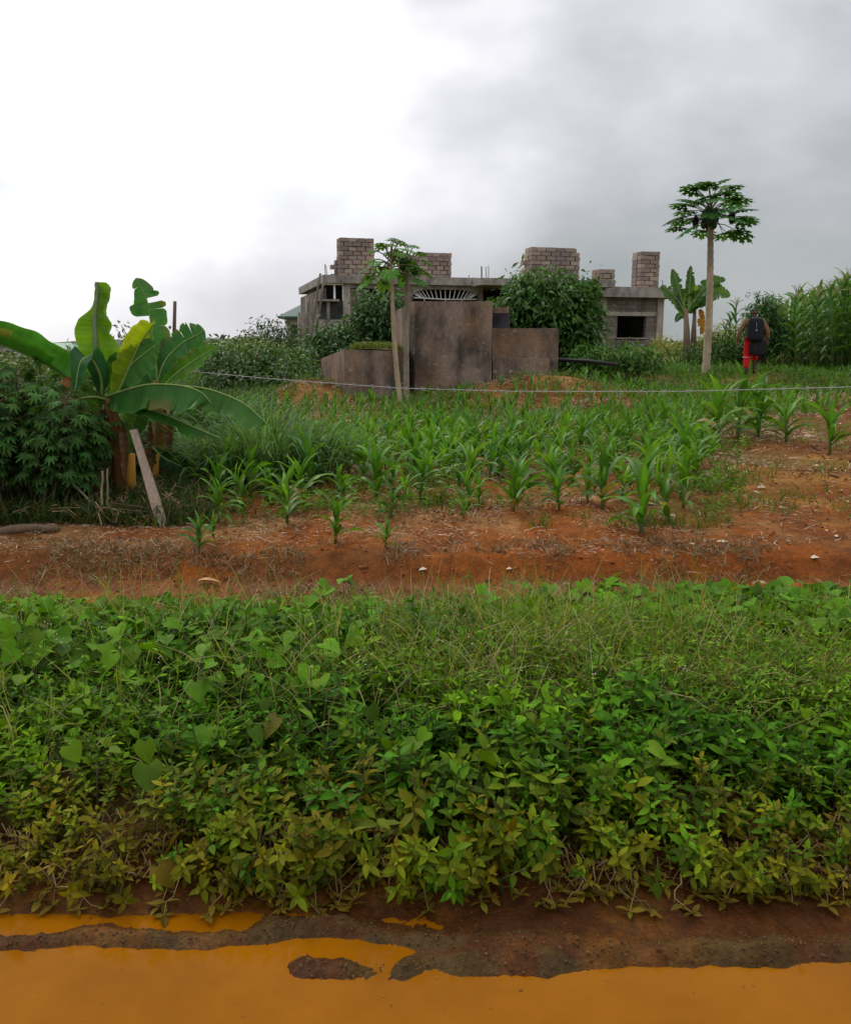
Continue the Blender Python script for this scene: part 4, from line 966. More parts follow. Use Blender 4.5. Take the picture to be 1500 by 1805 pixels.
# low maize and weeds round the walker
tall = []
tries = 0
while len(tall) < 230 and tries < 20000:
    tries += 1
    y = random.uniform(27.5, 36); x = random.uniform(.345*y, .56*y+1)
    edge = .37*y+ (0 if y > 29 else .6)
    if x < edge: continue
    if any((x-a)**2+(y-b_)**2 < .10 for a, b_ in tall): continue
    tall.append((x, y))
tall.sort(key=lambda c: c[1]); trest = MB()
for ti, (x, y) in enumerate(tall):
    if ti >= 72:
        s = (.75+.35*sst(.36, .5, x/y))*random.uniform(.9, 1.12); z0 = Hs(x, y)
        for k in range(13): blade(trest, (x, y, z0+(.25+1.9*k/12)*s), random.uniform(0, 6.28), R(50+24*k/12), random.uniform(1.9, 3.1)*(1-.35*k/12), random.uniform(.75, 1.0)*s*(1-.35*k/12), .14, np.array((.06, .15, .034))*(1+random.gauss(0, .15)), 5, .35)
        continue
    u = x/y; s = (.75+.35*sst(.36, .5, u))*random.uniform(.9, 1.12)
    if y < 29: lab, g_ = 'tall tasselled maize plant in the front edge of the tall stand', 'front edge of the tall maize'
    elif u < .42: lab, g_ = 'tasselled maize plant in the lower end of the tall stand, behind the walker', 'tall maize behind the walker'
    else: lab, g_ = 'tall tasselled maize plant deep in the high stand on the slope', 'tall maize deep in the stand'
    place(random.choice(TP), x, y, s, lab, g_)
if trest.n: tag(trest.build('tall_maize_stand', M_maize, smooth=True), 'closed mass of tall maize deeper in the stand on the slope', 'maize', kind='stuff')
for (px, py, y, s, lab) in ((1296, 650, 28.2, .86, 'lone tall maize stalk against the sky between tall papaya and walker'), (1276, 650, 28.6, .6, 'thin bare maize stalk just right of the tall papaya trunk'), (1283, 655, 29, .7, 'spindly maize stalk left of the walker, in the low bush')):
    c = P(px, py, y); place(random.choice(TP), c[0], y, s, lab, 'stray tall maize stalks')
for (px, y, s, lab) in ((1482, 28.0, 1.18, 'highest maize plant, its tassel rising above the stand'), (1400, 28.2, 1.02, 'maize plant with a high pale tassel over the middle of the stand')):
    c = P(px, 640, y); place(TP[1], c[0], y, s, lab, 'high tasselled maize plants')
for o in YP+TP: purge(o)

# ---------------------------------------------------------------- stuff that nobody could count
def scatter(n, x0, x1, y0, y1, dens=None):
    x = rng.uniform(x0, x1, n); y = rng.uniform(y0, y1, n)
    if dens is not None:
        k = rng.random(n) < dens(x, y); x, y = x[k], y[k]
    return x, y
def frus(x, y, m=.6): return (np.abs(x) < .5*y+m)
# straw litter on the field: pale dry strips lying about
x, y = scatter(900000, -13, 13, 5.0, 24, lambda x, y: frus(x, y, .8)*(.06+.94*sst(6.3, 6.8, y+(fbm(x, y, 1, 2, 221)-.5)*.5))*(sst(.36, .58, fbm(x, y, 1.1, 3, 71))*.75+.2)*np.clip(11/y, 0, 1)**1.2*(1-.75*(1-sst(.5, 1.5, line_dist(x, y, PATH)))))
k = len(x); z = H(x, y)
sv = np.array([(-.5, 0, 0), (.5, 0, 0), (.35, .5, .06), (-.35, .5, .06), (.25, 1, 0), (-.25, 1, 0)]); sf = np.array([(0, 1, 2, 3), (3, 2, 4, 5)])
L_ = rng.gamma(2, .024, k)*np.clip(y/9, .8, 1.8); wd = rng.uniform(.002, .007, k)*np.clip(y/8, .8, 2.2)
M = frames(rng.uniform(0, 6.28, k), rng.normal(.08, .18, k), rng.normal(0, .5, k))*np.stack([wd, L_, L_], -1)[:, None, :]
pick = rng.random(k); cc = np.where(pick[:, None] < .22, rcol(k, (.55, .44, .33), .2, .05), np.where(pick[:, None] < .65, rcol(k, (.30, .18, .10), .25, .05), rcol(k, (.14, .065, .03), .25, .05)))
b = MB(); b.batch(sv, sf, M, np.stack([x, y, z+.008], -1), cc)
tag(b.build('straw_litter', M_straw), 'dry straw and dead leaf litter strewn over the reddish field', 'straw litter', kind='stuff')
# bigger dead leaves and scraps on the path
x, y = scatter(900, 0, 9, 6.2, 18, lambda x, y: frus(x, y)*.9*(1-sst(1.2, 2.6, line_dist(x, y, PATH))))
k = len(x); tv, tf = leaf_tpl(1, .45, 3, .1, .3)
M = frames(rng.uniform(0, 6.28, k), rng.normal(0, .12, k), rng.normal(0, .4, k))*(rng.gamma(3, .018, k)+.015)[:, None, None]
b = MB(); b.batch(tv, tf, M, np.stack([x, y, H(x, y)+.012], -1), rcol(k, (.48, .36, .24), .3, .06)); tag(b.build('dead_leaves', M_straw), 'pale dead leaves scattered over the bare reddish path', 'dead leaves', kind='stuff')
# clods and pebbles
def lumps(n, x, y, r0, r1, col, nm, lab, cat, m):
    k = len(x); a = (1+5**.5)/2; iv = np.array([(-1, a, 0), (1, a, 0), (-1, -a, 0), (1, -a, 0), (0, -1, a), (0, 1, a), (0, -1, -a), (0, 1, -a), (a, 0, -1), (a, 0, 1), (-a, 0, -1), (-a, 0, 1)])/1.9
    it = np.array([(0, 11, 5), (0, 5, 1), (0, 1, 7), (0, 7, 10), (0, 10, 11), (1, 5, 9), (5, 11, 4), (11, 10, 2), (10, 7, 6), (7, 1, 8), (3, 9, 4), (3, 4, 2), (3, 2, 6), (3, 6, 8), (3, 8, 9), (4, 9, 5), (2, 4, 11), (6, 2, 10), (8, 6, 7), (9, 8, 1)])
    M = frames(rng.uniform(0, 6.28, k), rng.uniform(0, 6, k), rng.uniform(0, 6, k)) @ (np.eye(3)[None]*rng.uniform(.5, 1.2, (k, 1, 3)))*(r0+(r1-r0)*rng.random(k)**3)[:, None, None]
    b = MB(); b.batch(iv, it, M, np.stack([x, y, H(x, y)], -1), rcol(k, col, .25, .08)); return tag(b.build(nm, m, smooth=False), lab, cat, kind='stuff')
x, y = scatter(26000, -6, 8, 4.9, 13, lambda x, y: frus(x, y)*(.3+.7*sst(.45, .6, fbm(x, y, 2.5, 3, 231)))); lumps(0, x, y, .003, .026, (.19, .062, .016), 'soil_clods', 'small reddish soil clods on the track and field edge', 'soil clods', M_block)
x, y = scatter(26000, -2.6, 2.6, 2.12, 2.6, lambda x, y: frus(x, y, .8)*(.10+.9*np.exp(-(np.minimum(line_dist(x, y, RA), np.minimum(line_dist(x, y, RB), line_dist(x, y, RC)))/.04)**2))); lumps(0, x, y, .0010, .0065, (.10, .052, .018), 'mud_crumbs', 'dark wet crumbs of mud along the puddle edge', 'mud crumbs', M_block)

# blades of grass
def grass(n, x, y, h0, h1, w, col, nm, lab, cat, m, bend=.9, seg=4, el=1.25, zoff=0, h_of=None, spread=.3):
    k = len(x); f = np.linspace(0, 1, seg+1); groups = 6; b = MB()
    gi = rng.integers(0, groups, k)
    for g in range(groups):
        s_ = gi == g; kk = int(s_.sum())
        if not kk: continue
        bd = bend*(.4+.3*g); e = el-bd*np.cumsum(np.concatenate([[0], np.full(seg, 1/seg)*f[1:]*1.6])); yy = np.concatenate([[0], np.cumsum(np.cos(e[:-1]))/seg]); zz = np.concatenate([[0], np.cumsum(np.sin(e[:-1]))/seg])
        tv = []; 
        for i in range(seg+1):
            ww = .5*(1-f[i]**2)+.03; tv += [(-ww, yy[i], zz[i]), (ww, yy[i], zz[i])]
        tf = np.array([(i*2, i*2+1, i*2+3, i*2+2) for i in range(seg)])
        hh = rng.uniform(h0, h1, kk)
        if h_of is not None: hh = hh*h_of(x[s_], y[s_])
        M = frames(rng.uniform(0, 6.28, kk), rng.normal(0, spread*.5, kk), rng.normal(0, spread, kk))*np.stack([np.full(kk, 1.)*w*rng.uniform(.6, 1.3, kk), hh, hh], -1)[:, None, :]
        b.batch(np.array(tv), tf, M, np.stack([x[s_], y[s_], H(x[s_], y[s_])+zoff], -1), rcol(kk, col, .25, .1) if not isinstance(col, list) else rcol(kk, (1, 1, 1), .2, .08)*np.array(col)[rng.integers(0, len(col), kk)])
    return tag(b.build(nm, m), lab, cat, kind='stuff')
wpx = P(1322, 672, 25.3)[0]
# field weeds and low grass
def fw(x, y): return frus(x, y, .8)*sst(.42, .58, fbm(x, y, .55, 4, 101))*(1-.8*(1-sst(.6, 2, line_dist(x, y, PATH))))*np.clip(12/y, 0, 1)
x, y = scatter(420000, -13, 14, 7.2, 24, lambda x, y: fw(x, y)*sst(.42, .54, fbm(x, y, 3.5, 3, 103)))
grass(0, x, y, .05, .19, .010, [(.10, .19, .012), (.15, .20, .02), (.07, .15, .012), (.24, .17, .05)], 'field_grass', 'short green weeds and grass growing in patches among the maize', 'grass', M_grass, 1.2, 3, 1.2)
x, y = scatter(130000, -13, 20, 8.6, 31, lambda x, y: (x > -.28*y)*(x < np.interp(y, EDGE_Y, EDGE_X)+.5)*(x < .56*y+1)*(1-.8*((x-wpx)**2+(y-24.6)**2 < .5))*(.3+.7*sst(10, 14, y))*sst(.36-.14*sst(18, 21, y), .6-.14*sst(18, 21, y), fbm(x, y, .5, 3, 111))*(1-.7*(1-sst(.6, 2, line_dist(x, y, PATH))))*(.35+.65*sst(19, 24, y)))
grass(0, x, y, .10, .30, .022, [(.075, .18, .014), (.10, .22, .015), (.05, .14, .014)], 'upper_field_greens', 'bright green leafy growth between the upper maize rows', 'ground cover', M_maize, 1.5, 4, 1.25)
x, y = scatter(22000, -13, -3, 9.8, 24, lambda x, y: (x > -.56*y)*(x < -.17*y)*(y > 9.8)*.8)
grass(0, x, y, .12, .42, .022, [(.05, .12, .02), (.07, .15, .025), (.035, .09, .02)], 'lower_field_greens', 'mixed tall weeds on the low side of the field by the bushes', 'ground cover', M_maize, 1.4, 4, 1.25)
# thin dry tufts at the track
x, y = scatter(70000, -5, 5.4, 4.7, 6.9, lambda x, y: frus(x, y)*sst(.5, .62, fbm(x, y, 1.7, 3, 121))*(.25+.75*np.exp(-((y-6.5)/.22)**2)+.6*np.exp(-((y-5.0)/.3)**2)+.3*np.exp(-((y-5.75)/.12)**2)))
grass(0, x, y, .03, .13, .0045, [(.30, .19, .10), (.38, .30, .2), (.16, .10, .04), (.14, .14, .04)], 'dry_track_grass', 'thin dry grass tufts between the wheel ruts of the red track', 'dry grass', M_straw, 1.2, 3, 1.0, spread=.7)
x, y = scatter(700, -.9, 1.2, 4.5, 5.6, lambda x, y: np.exp(-((x-.2)/.6)**2))
grass(0, x, y, .15, .42, .0035, [(.42, .36, .22), (.30, .22, .12)], 'straggling_straw', 'long pale straw stalks straggling over the red track', 'straw', M_straw, 1.3, 5, 1.0, spread=.9)

# long grass clump
for (px, py, w_, lab, nn) in ((455, 865, .85, 'large clump of long bluish grass blades, left in the field', 900), (395, 790, .5, 'smaller clump of long grass behind the banana leaves', 350)):
    h = hit(px, py); k = nn; b = MB()
    xx = h[0]+rng.normal(0, w_*.42, k); yy = h[1]+.5+rng.normal(0, w_*.3, k)
    for i in range(k):
        az = math.atan2(-(xx[i]-h[0]), (yy[i]-h[1]-.5))+rng.normal(0, .8)
        blade(b, (xx[i], yy[i], Hs(xx[i], yy[i])), az, R(rng.uniform(50, 88)), rng.uniform(1.0, 2.8), rng.uniform(.5, 1.15), .024, np.array((.075, .155, .055))*(1+rng.normal(0, .25)), 6, .3)
    tag(b.build('grass_clump', M_grass, loc=h), lab, 'grass clump')

# cassava thicket on the left: many-fingered leaves on thin stems
def cassava(px, py, y, hpx, wpx, nst, nl, Ls, col, label):
    nl = int(nl*2.4); Ls *= .62; col = np.array(col)*1.5
    base = P(px, py, y); base[2] = Hs(base[0], y); root = empty('cassava_bush', base, 0, label, 'bush', 'cassava bushes by the track'); inv = Matrix.Translation(-Vector(root.location))
    s = y/F; sb, pb, lb = MB(), MB(), MB(); tv, tf = CAS; O, MM, CC = [], [], []
    for i in range(nst):
        tx = base[0]+random.uniform(-1, 1)*wpx*s*.5; ty = y+random.uniform(-.35, .5); h_ = hpx*s*random.uniform(.6, 1.0)*(1-.25*abs(tx-base[0])/(wpx*s*.5)); bx = base[0]+(tx-base[0])*.5
        z0 = Hs(bx, ty)-.02; pts = [np.array([bx, ty, z0]), np.array([bx*.6+tx*.4+random.gauss(0, .03), ty, z0+h_*.5]), np.array([tx, ty, z0+h_])]
        sb.tube(pts, [.013, .011, .006], 6, (.20, .17, .11), cap=False)
        for j in range(nl):
            f = random.uniform(.25, 1)**.8; o0 = pts[0]*(1-f)**2+2*pts[1]*f*(1-f)+pts[2]*f*f; az = random.uniform(0, 6.28); el = random.uniform(-.1, .7); Lp = random.uniform(.10, .26)
            e = o0+np.array([-math.sin(az)*math.cos(el), math.cos(az)*math.cos(el), math.sin(el)])*Lp
            pb.tube([o0, (o0+e)/2+[0, 0, .015], e], .0022, 3, (.16, .10, .05), cap=False)
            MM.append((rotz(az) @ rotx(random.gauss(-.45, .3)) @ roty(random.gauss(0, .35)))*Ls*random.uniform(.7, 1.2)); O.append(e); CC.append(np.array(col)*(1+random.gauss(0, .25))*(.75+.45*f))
    lb.batch(tv, tf, np.array(MM), np.array(O), np.clip(np.array(CC)*(1+rng.normal(0, .06, (len(CC), 3))), .003, 1))
    for nm, q, m_ in (('stems', sb, M_bark), ('petioles', pb, M_stem), ('leaves', lb, M_leaf)):
        o = q.build(nm, m_, root, smooth=nm != 'leaves'); o.matrix_parent_inverse = inv
cassava(60, 930, 7.9, 275, 230, 16, 44, .15, (.034, .085, .018), 'dense shadowy cassava bush at the left edge of the field, by the track')
cassava(-70, 940, 7.7, 290, 240, 12, 40, .15, (.036, .09, .018), 'cassava bush at the outermost left, beyond the dense one')
cassava(140, 900, 8.6, 235, 150, 10, 34, .14, (.036, .09, .02), 'cassava bush growing into the banana stems')
cassava(20, 860, 10.5, 190, 260, 14, 40, .16, (.04, .10, .02), 'cassava bush standing behind the dense one, tops in the light')
cassava(240, 850, 9.6, 120, 130, 8, 30, .12, (.03, .08, .018), 'low cassava bush behind the leaning plank')
cassava(330, 830, 11, 110, 120, 8, 30, .14, (.04, .10, .02), 'small cassava bush right of the banana clump, under the longest leaf')
# undergrowth below it
x, y = scatter(30000, -5.5, -1.6, 7.3, 10, lambda x, y: (x < -.235*y-.1)*(x > -.53*y-.8)*np.where((x > -.43*y)*(y < 8.6), .5, 1))
grass(0, x, y, .06, .34, .012, [(.03, .075, .015), (.05, .11, .02), (.10, .10, .03)], 'shady_undergrowth', 'dark tangled undergrowth beneath the cassava and banana plants', 'undergrowth', M_grass, 1.4, 3, 1.2)
b = MB()
for i in range(360):   # brush wood and dead stalks under the bananas
    x_ = rng.uniform(-3.4, -2.0) if i % 2 else rng.uniform(-5, -2); y_ = rng.uniform(7.35, 8.6); z_ = Hs(x_, y_)+.02; a = rng.uniform(0, 6.28); L = rng.gamma(3, .08)
    b.tube([(x_, y_, z_), (x_+L*.5*math.cos(a), y_+L*.5*math.sin(a), z_+rng.uniform(0, .12)), (x_+L*math.cos(a), y_+L*math.sin(a), z_+rng.uniform(0, .2))], rng.uniform(.002, .006), 4, np.array((.34, .22, .13))*rng.uniform(.4, 1.4), cap=False)
tag(b.build('brushwood', M_straw), 'tangle of dead stalks and brushwood at the foot of the bananas', 'brushwood', kind='stuff')
# fallen log at the left, fallen log in the field, dead leaf on the track
def log(a, ya, c, yc, r, lab, col=(.13, .09, .055)):
    p0 = P(*a, ya); p1 = P(*c, yc); k = 9; pts = []
    for f in np.linspace(0, 1, k):
        q = p0+(p1-p0)*f; q[2] = Hs(q[0], q[1])+r*.7; pts.append(q+rng.normal(0, r*.15, 3))
    b = MB(); b.tube(pts, r*(1+.25*rng.normal(0, .5, k)), 9, col); tag(b.build('fallen_log', M_wood, smooth=True), lab, 'log')
log((-60, 966), 7.0, (108, 962), 7.05, .035, 'grey weathered log lying at the track edge below the cassava')
log((425, 885), 9.2, (494, 880), 9.4, .022, 'short dry log lying by the long grass clump', (.2, .16, .11))
g_ = hit(367, 1034); b = MB(); tv, tf = leaf_tpl(1, .42, 6, .25, .5); b.batch(tv, tf, (rotz(np.array([-1.5])) @ rotx(np.array([.1])))*.17, np.array([[g_[0]-.08, g_[1], g_[2]+.02]]), np.array([(.50, .27, .12)]))
tag(b.build('dead_leaf', M_straw, smooth=True), 'curled orange-brown dead leaf lying on the red track', 'leaf')
for (px, py, s_, lab) in ((745, 1027, .05, 'tiny white scrap on the track right of the dead leaf'), (1435, 993, .05, 'pale square scrap on the path, far right'), (897, 1011, .035, 'tiny white scrap by the straggling straw')):
    g_ = hit(px, py)
    if g_ is None: continue
    b = MB(); b.add([(g_[0]+a*s_, g_[1]+c*s_, g_[2]+.012+e*s_) for a, c, e in ((-.6, -.4, .1), (.5, -.5, .3), (.6, .4, .15), (0, .6, .4), (-.5, .4, .05))], [(0, 1, 2), (0, 2, 3), (0, 3, 4)], (.6, .52, .42)); tag(b.build('litter_scrap', M_plain), lab, 'litter', 'scraps on the track')
# grass on top of the low tank and straw on the heap
fl = P(607, 616, 20.8); fr = P(714, 619, 20.8); k = 1500; xx = rng.uniform(fl[0]+.1, fr[0]-.05, k); yy = rng.uniform(20.85, 22.9, k); b = MB()
gtv = np.array([(-.5, 0, 0), (.5, 0, 0), (.3, .25, .6), (-.3, .25, .6), (.05, .7, .8), (-.05, .7, .8)]); gtf = np.array([(0, 1, 2, 3), (3, 2, 4, 5)])
hh = rng.uniform(.04, .17, k)*(.4+1.2*fbm(xx, yy, 3, 3, 211))
b.batch(gtv, gtf, rotz(rng.uniform(0, 6.28, k))*np.stack([np.full(k, .03), hh, hh], -1)[:, None, :], np.stack([xx, yy, fl[2]-.05+np.array([fill_h((a_-fl[0])/(fr[0]-fl[0]), (c_-20.8)/2.2) for a_, c_ in zip(xx, yy)])], -1), rcol(k, (.11, .15, .025), .3, .1)); tag(b.build('tank_top_grass', M_grass), 'tufted yellow-green grass growing on top of the low tank', 'grass', kind='stuff')

# ---------------------------------------------------------------- roadside weeds in the foreground
def veg(x, y):      # how high the weed layer stands
    return sst(2.42, 2.85, y+(fbm(x, y, 1.3, 3, 131)-.5)*.35)*(1-.5*sst(4.1, 4.9, y))*(.75+.5*fbm(x, y, 1.1, 3, 133))
# plant variants: stem with opposite pairs of toothed leaves
def weed_variant(rg, nodes, L, Wd, up):
    V_, F_, K = [], [], []; o = 0
    tv, tf = leaf_tpl(1, Wd, 3, .35, .22, peak=.42)
    h = 1.0
    for k in range(nodes):
        f = (k+1)/nodes; z = .12+.86*f; a0 = (k % 2)*math.pi/2+rg.normal(0, .25)
        for s in (0, math.pi):
            Lk = L*(.75+.5*math.sin(math.pi*min(.85, f*.8)))*(.55 if f > .95 else 1)*rg.uniform(.8, 1.15)
            M = frames(a0+s+rg.normal(0, .15), up+(.75*f**3)+rg.normal(0, .2)-.1, rg.normal(0, .3))*Lk
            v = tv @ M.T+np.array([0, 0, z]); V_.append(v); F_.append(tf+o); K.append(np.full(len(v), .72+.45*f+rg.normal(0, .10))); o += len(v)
    return np.vstack(V_), np.vstack(F_), np.concatenate(K)
rg = np.random.default_rng(3)
WV = [weed_variant(rg, rg.integers(5, 8), .24, .42, .15) for _ in range(7)]
def weeds(x, y, hh, col, b, stemb, lean=.25, front=True):
    k = len(x); vi = rng.integers(0, len(WV), k)
    az = rng.uniform(0, 6.28, k); tx = rng.normal(0, lean, k)+ (np.clip((2.85-y)/.4, 0, 1)*.75 if front else 0); ty = rng.normal(0, lean, k)
    Rm = rotx(tx) @ roty(ty) @ rotz(az); z = H(x, y)
    off = np.stack([x, y, z], -1)
    cols = col(k, x, y)
    for g in range(len(WV)):
        s = vi == g
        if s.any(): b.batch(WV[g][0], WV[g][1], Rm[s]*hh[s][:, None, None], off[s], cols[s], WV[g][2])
    # stems
    sv = np.array([(math.cos(a)*.011, math.sin(a)*.011, z_) for z_ in (0, 1) for a in (0, 2.1, 4.2)]); sf = np.array([(0, 1, 4, 3), (1, 2, 5, 4), (2, 0, 3, 5)])
    stemb.batch(sv, sf, Rm*hh[:, None, None], off, rcol(k, (.12, .11, .04), .2, .1))
def wcol(k, x, y):
    # leaf colour turns olive next to the puddle, green further up the bank
    f = sst(2.40, 2.95, y+rng.normal(0, .12, k)+(fbm(x, y, 1.7, 3, 147)-.5)*.5); a = np.array((.145, .125, .003)); c = np.array((.100, .215, .003)); e = np.array((.050, .150, .005))
    n = sst(.4, .6, fbm(x, y, 1.4, 3, 141))[:, None]
    g = c*(1-n)+e*n
    return np.clip((a*(1-f[:, None])+g*f[:, None])*(1+rng.normal(0, .3, (k, 1)))*(1+rng.normal(0, .06, (k, 3))), .002, 1)
b, sb = MB(), MB()
x, y = scatter(15500, -3.4, 3.4, 2.50, 4.7, lambda x, y: (np.abs(x) < .5*y+.75)*(.45+.55*sst(.38, .5, fbm(x, y, 3.2, 3, 155)))*np.clip(sst(2.42, 2.62, y+(fbm(x, y, 2.2, 4, 151)-.5)*.55)-.0, 0, 1)*(1-.72*sst(3.0, 3.5, y+.15*np.sin(x*3))*(.3+.7*sst(-.8, .2, x))))
hh = rng.uniform(.11, .24, len(x))*(.7+.55*sst(2.5, 3.3, y))*(.45+1.1*fbm(x, y, 1.5, 3, 161))*np.where(y > 4.1, .8, 1)
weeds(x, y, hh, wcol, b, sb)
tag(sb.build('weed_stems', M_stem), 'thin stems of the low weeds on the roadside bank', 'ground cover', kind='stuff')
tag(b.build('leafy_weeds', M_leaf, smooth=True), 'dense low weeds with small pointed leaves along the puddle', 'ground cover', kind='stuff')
# trailing runners with a few leaves over the bare mud
b = MB(); lb = MB(); tv, tf = leaf_tpl(1, .42, 3, .3, .25, peak=.42)
for i in range(480):
    x_ = rng.uniform(-2.1, 2.1); y_ = rng.uniform(2.5, 2.74); a = rng.uniform(-2.7, -.45); L = rng.uniform(.08, .26); k = 7; pts = []; cx_, cy_ = x_, y_
    for j in range(k):
        z_ = Hs(cx_, cy_)+.012+.05*math.sin(math.pi*j/(k-1))*rng.uniform(.3, 1.4)+(.05 if j == 0 else 0); pts.append((cx_, cy_, z_)); a += rng.normal(0, .4); cx_ += L/k*math.cos(a); cy_ += L/k*math.sin(a)*.7
    if cy_ < 2.40: continue
    b.tube(pts, np.linspace(.0028, .0012, k), 4, np.array((.24, .17, .07))*rng.uniform(.6, 1.3), cap=False)
    for j in range(1, k):
        if rng.random() < .35 or j == k-1:
            az = rng.uniform(0, 6.28)
            for s in (0, math.pi)[:rng.integers(1, 3)] if j < k-1 else (0, 1.6, 3.1, 4.7):
                lb.batch(tv, tf, (frames(np.array([az+s]), np.array([rng.uniform(-.1, .6)]), np.array([rng.normal(0, .3)]))*rng.uniform(.025, .055)), np.array([pts[j]]), rcol(1, (.16, .12, .012), .25, .08))
tag(b.build('runners', M_stem, smooth=True), 'pale creeping runners trailing over the wet mud', 'ground cover', kind='stuff')
tag(lb.build('runner_leaves', M_leaf), 'olive-brown leaves on the creeping runners above the mud', 'ground cover', kind='stuff')
# finer feathery weeds and grass on the bank
x, y = scatter(60000, -3.6, 3.6, 2.95, 4.75, lambda x, y: (np.abs(x) < .5*y+.7)*(.28+.72*sst(-.9, .3, x))*sst(2.9, 3.5, y+(fbm(x, y, 1.2, 2, 171)-.5)*.5)*sst(.3, .55, fbm(x, y, 1.9, 3, 173)))
grass(0, x, y, .20, .48, .0062, [(.12, .23, .010), (.17, .27, .02), (.32, .32, .07), (.09, .20, .010), (.40, .36, .14)], 'bank_grass', 'fine green grass rising through the weeds of the bank', 'grass', M_grass, 2.0, 5, 1.3, spread=.75, h_of=lambda x, y: (.6+.8*fbm(x, y, 2.3, 3, 177))*.8+.4*sst(3, 3.8, y)-.2*sst(4.3, 4.8, y))
x, y = scatter(4200, -2.6, 3.2, 3.1, 4.8, lambda x, y: (np.abs(x) < .5*y+.5)*(.2+.8*np.exp(-((x-.35)/.7)**2)))
grass(0, x, y, .28, .60, .0036, [(.34, .30, .12), (.42, .38, .20), (.18, .24, .06)], 'pale_seed_stalks', 'pale yellow seed stalks standing over the bank grass', 'grass', M_straw, 1.5, 6, 1.3, spread=.7)
x, y = scatter(30000, -3.4, 3.6, 3.1, 4.75, lambda x, y: (np.abs(x) < .5*y+.7)*(.25+.75*sst(.0, .9, x)))
k = len(x); tv, tf = leaf_tpl(1, .35, 2, .3, .2); z = H(x, y)+rng.uniform(.10, .34, k)*(1-.35*sst(4.2, 4.8, y))
b = MB(); b.batch(tv, tf, frames(rng.uniform(0, 6.28, k), rng.normal(.2, .45, k), rng.normal(0, .4, k))*rng.uniform(.018, .042, k)[:, None, None], np.stack([x, y, z], -1), rcol(k, (.12, .25, .008), .3, .06))
tag(b.build('fine_weed_leaves', M_leaf), 'tiny light green leaves of the fine weeds in the bank', 'ground cover', kind='stuff')
# broad heart-shaped leaves of a creeper
def heart_tpl():
    V_, F_ = [], []; out = [(.0, -.0), (.30, -.16), (.50, .05), (.52, .28), (.40, .55), (.20, .80), (.0, 1.0)]
    mid = [0, .02, .15, .32, .55, .80, 1.0]
    for i, (w, l) in enumerate(out):
        V_ += [(-w, l, .22*w-.18*l*l), (-w*.5, (l+mid[i])/2, .12*w-.18*l*l), (0, mid[i], -.18*mid[i]**2), (w*.5, (l+mid[i])/2, .12*w-.18*l*l), (w, l, .22*w-.18*l*l)]
    for i in range(6):
        for k in range(4): F_.append((i*5+k, i*5+k+1, (i+1)*5+k+1, (i+1)*5+k))
    return np.array(V_), np.array(F_)
hv, hf = heart_tpl()
def hearts(x, y, z, S, col, nm, lab, el=(.35, .35)):
    k = len(x); b = MB(); sb = MB(); az = rng.normal(math.pi, 1.3, k)
    b.batch(hv, hf, frames(az, -rng.normal(el[0], el[1], k), rng.normal(0, .35, k))*S[:, None, None], np.stack([x, y, z], -1), rcol(k, col, .22, .10))
    for i in range(k):
        g = Hs(x[i], y[i]); sb.tube([(x[i]+rng.normal(0, .03), y[i]+.04, g), (x[i], y[i]+.02, (g+z[i])/2+.03), (x[i], y[i], z[i])], .0022, 3, (.14, .16, .05), cap=False)
    tag(sb.build(nm+'_stalks', M_stem), 'thin stalks carrying the '+lab, 'creeper', kind='stuff'); return tag(b.build(nm, M_leaf, smooth=True), lab, 'creeper', kind='stuff')
x, y = scatter(1500, -3.2, -.2, 3.25, 4.75, lambda x, y: (x > -.5*y-.6)*sst(.35, .55, fbm(x, y, 1.2, 3, 181))*(1-.6*sst(-.9, -.2, x)))
z = H(x, y)+.24+rng.uniform(-.10, .08, len(x))*1+.0; hearts(x, y, z-.10*sst(4.3, 4.75, y), rng.uniform(.04, .10, len(x)), (.085, .20, .006), 'broad_creeper_leaves', 'broad heart-shaped creeper leaves over the left of the bank')
x, y = scatter(2600, .8, 3.9, 3.9, 4.85, lambda x, y: (x < .5*y+.8)*sst(.9, 1.5, x)*np.clip(sst(1.0, 1.9, x+(y-4.4)*1.2)+.1, 0, 1))
z = H(x, y)+.26+rng.uniform(-.16, .07, len(x)); hearts(x, y, z, rng.uniform(.045, .095, len(x)), (.08, .21, .008), 'round_creeper_leaves', 'round green creeper leaves massed at the right rear of the bank')
x, y = scatter(420, -.6, 1.2, 4.1, 4.8, lambda x, y: sst(.45, .6, fbm(x, y, 2, 3, 191)))
z = H(x, y)+.28+rng.uniform(-.14, .08, len(x)); hearts(x, y, z, rng.uniform(.05, .10, len(x)), (.11, .25, .010), 'mounded_creeper_leaves', 'creeper leaves mounded at the rear edge of the bank, beside the straw')
x, y = scatter(70, -2.0, .9, 2.75, 3.6, lambda x, y: (np.abs(x) < .5*y+.4)*(1-.75*sst(-.6, .3, x)))
z = H(x, y)+.21+rng.uniform(-.05, .07, len(x)); hearts(x, y, z, rng.uniform(.04, .085, len(x)), (.08, .17, .006), 'scattered_creeper_leaves', 'creeper leaves scattered among the low weeds of the bank')
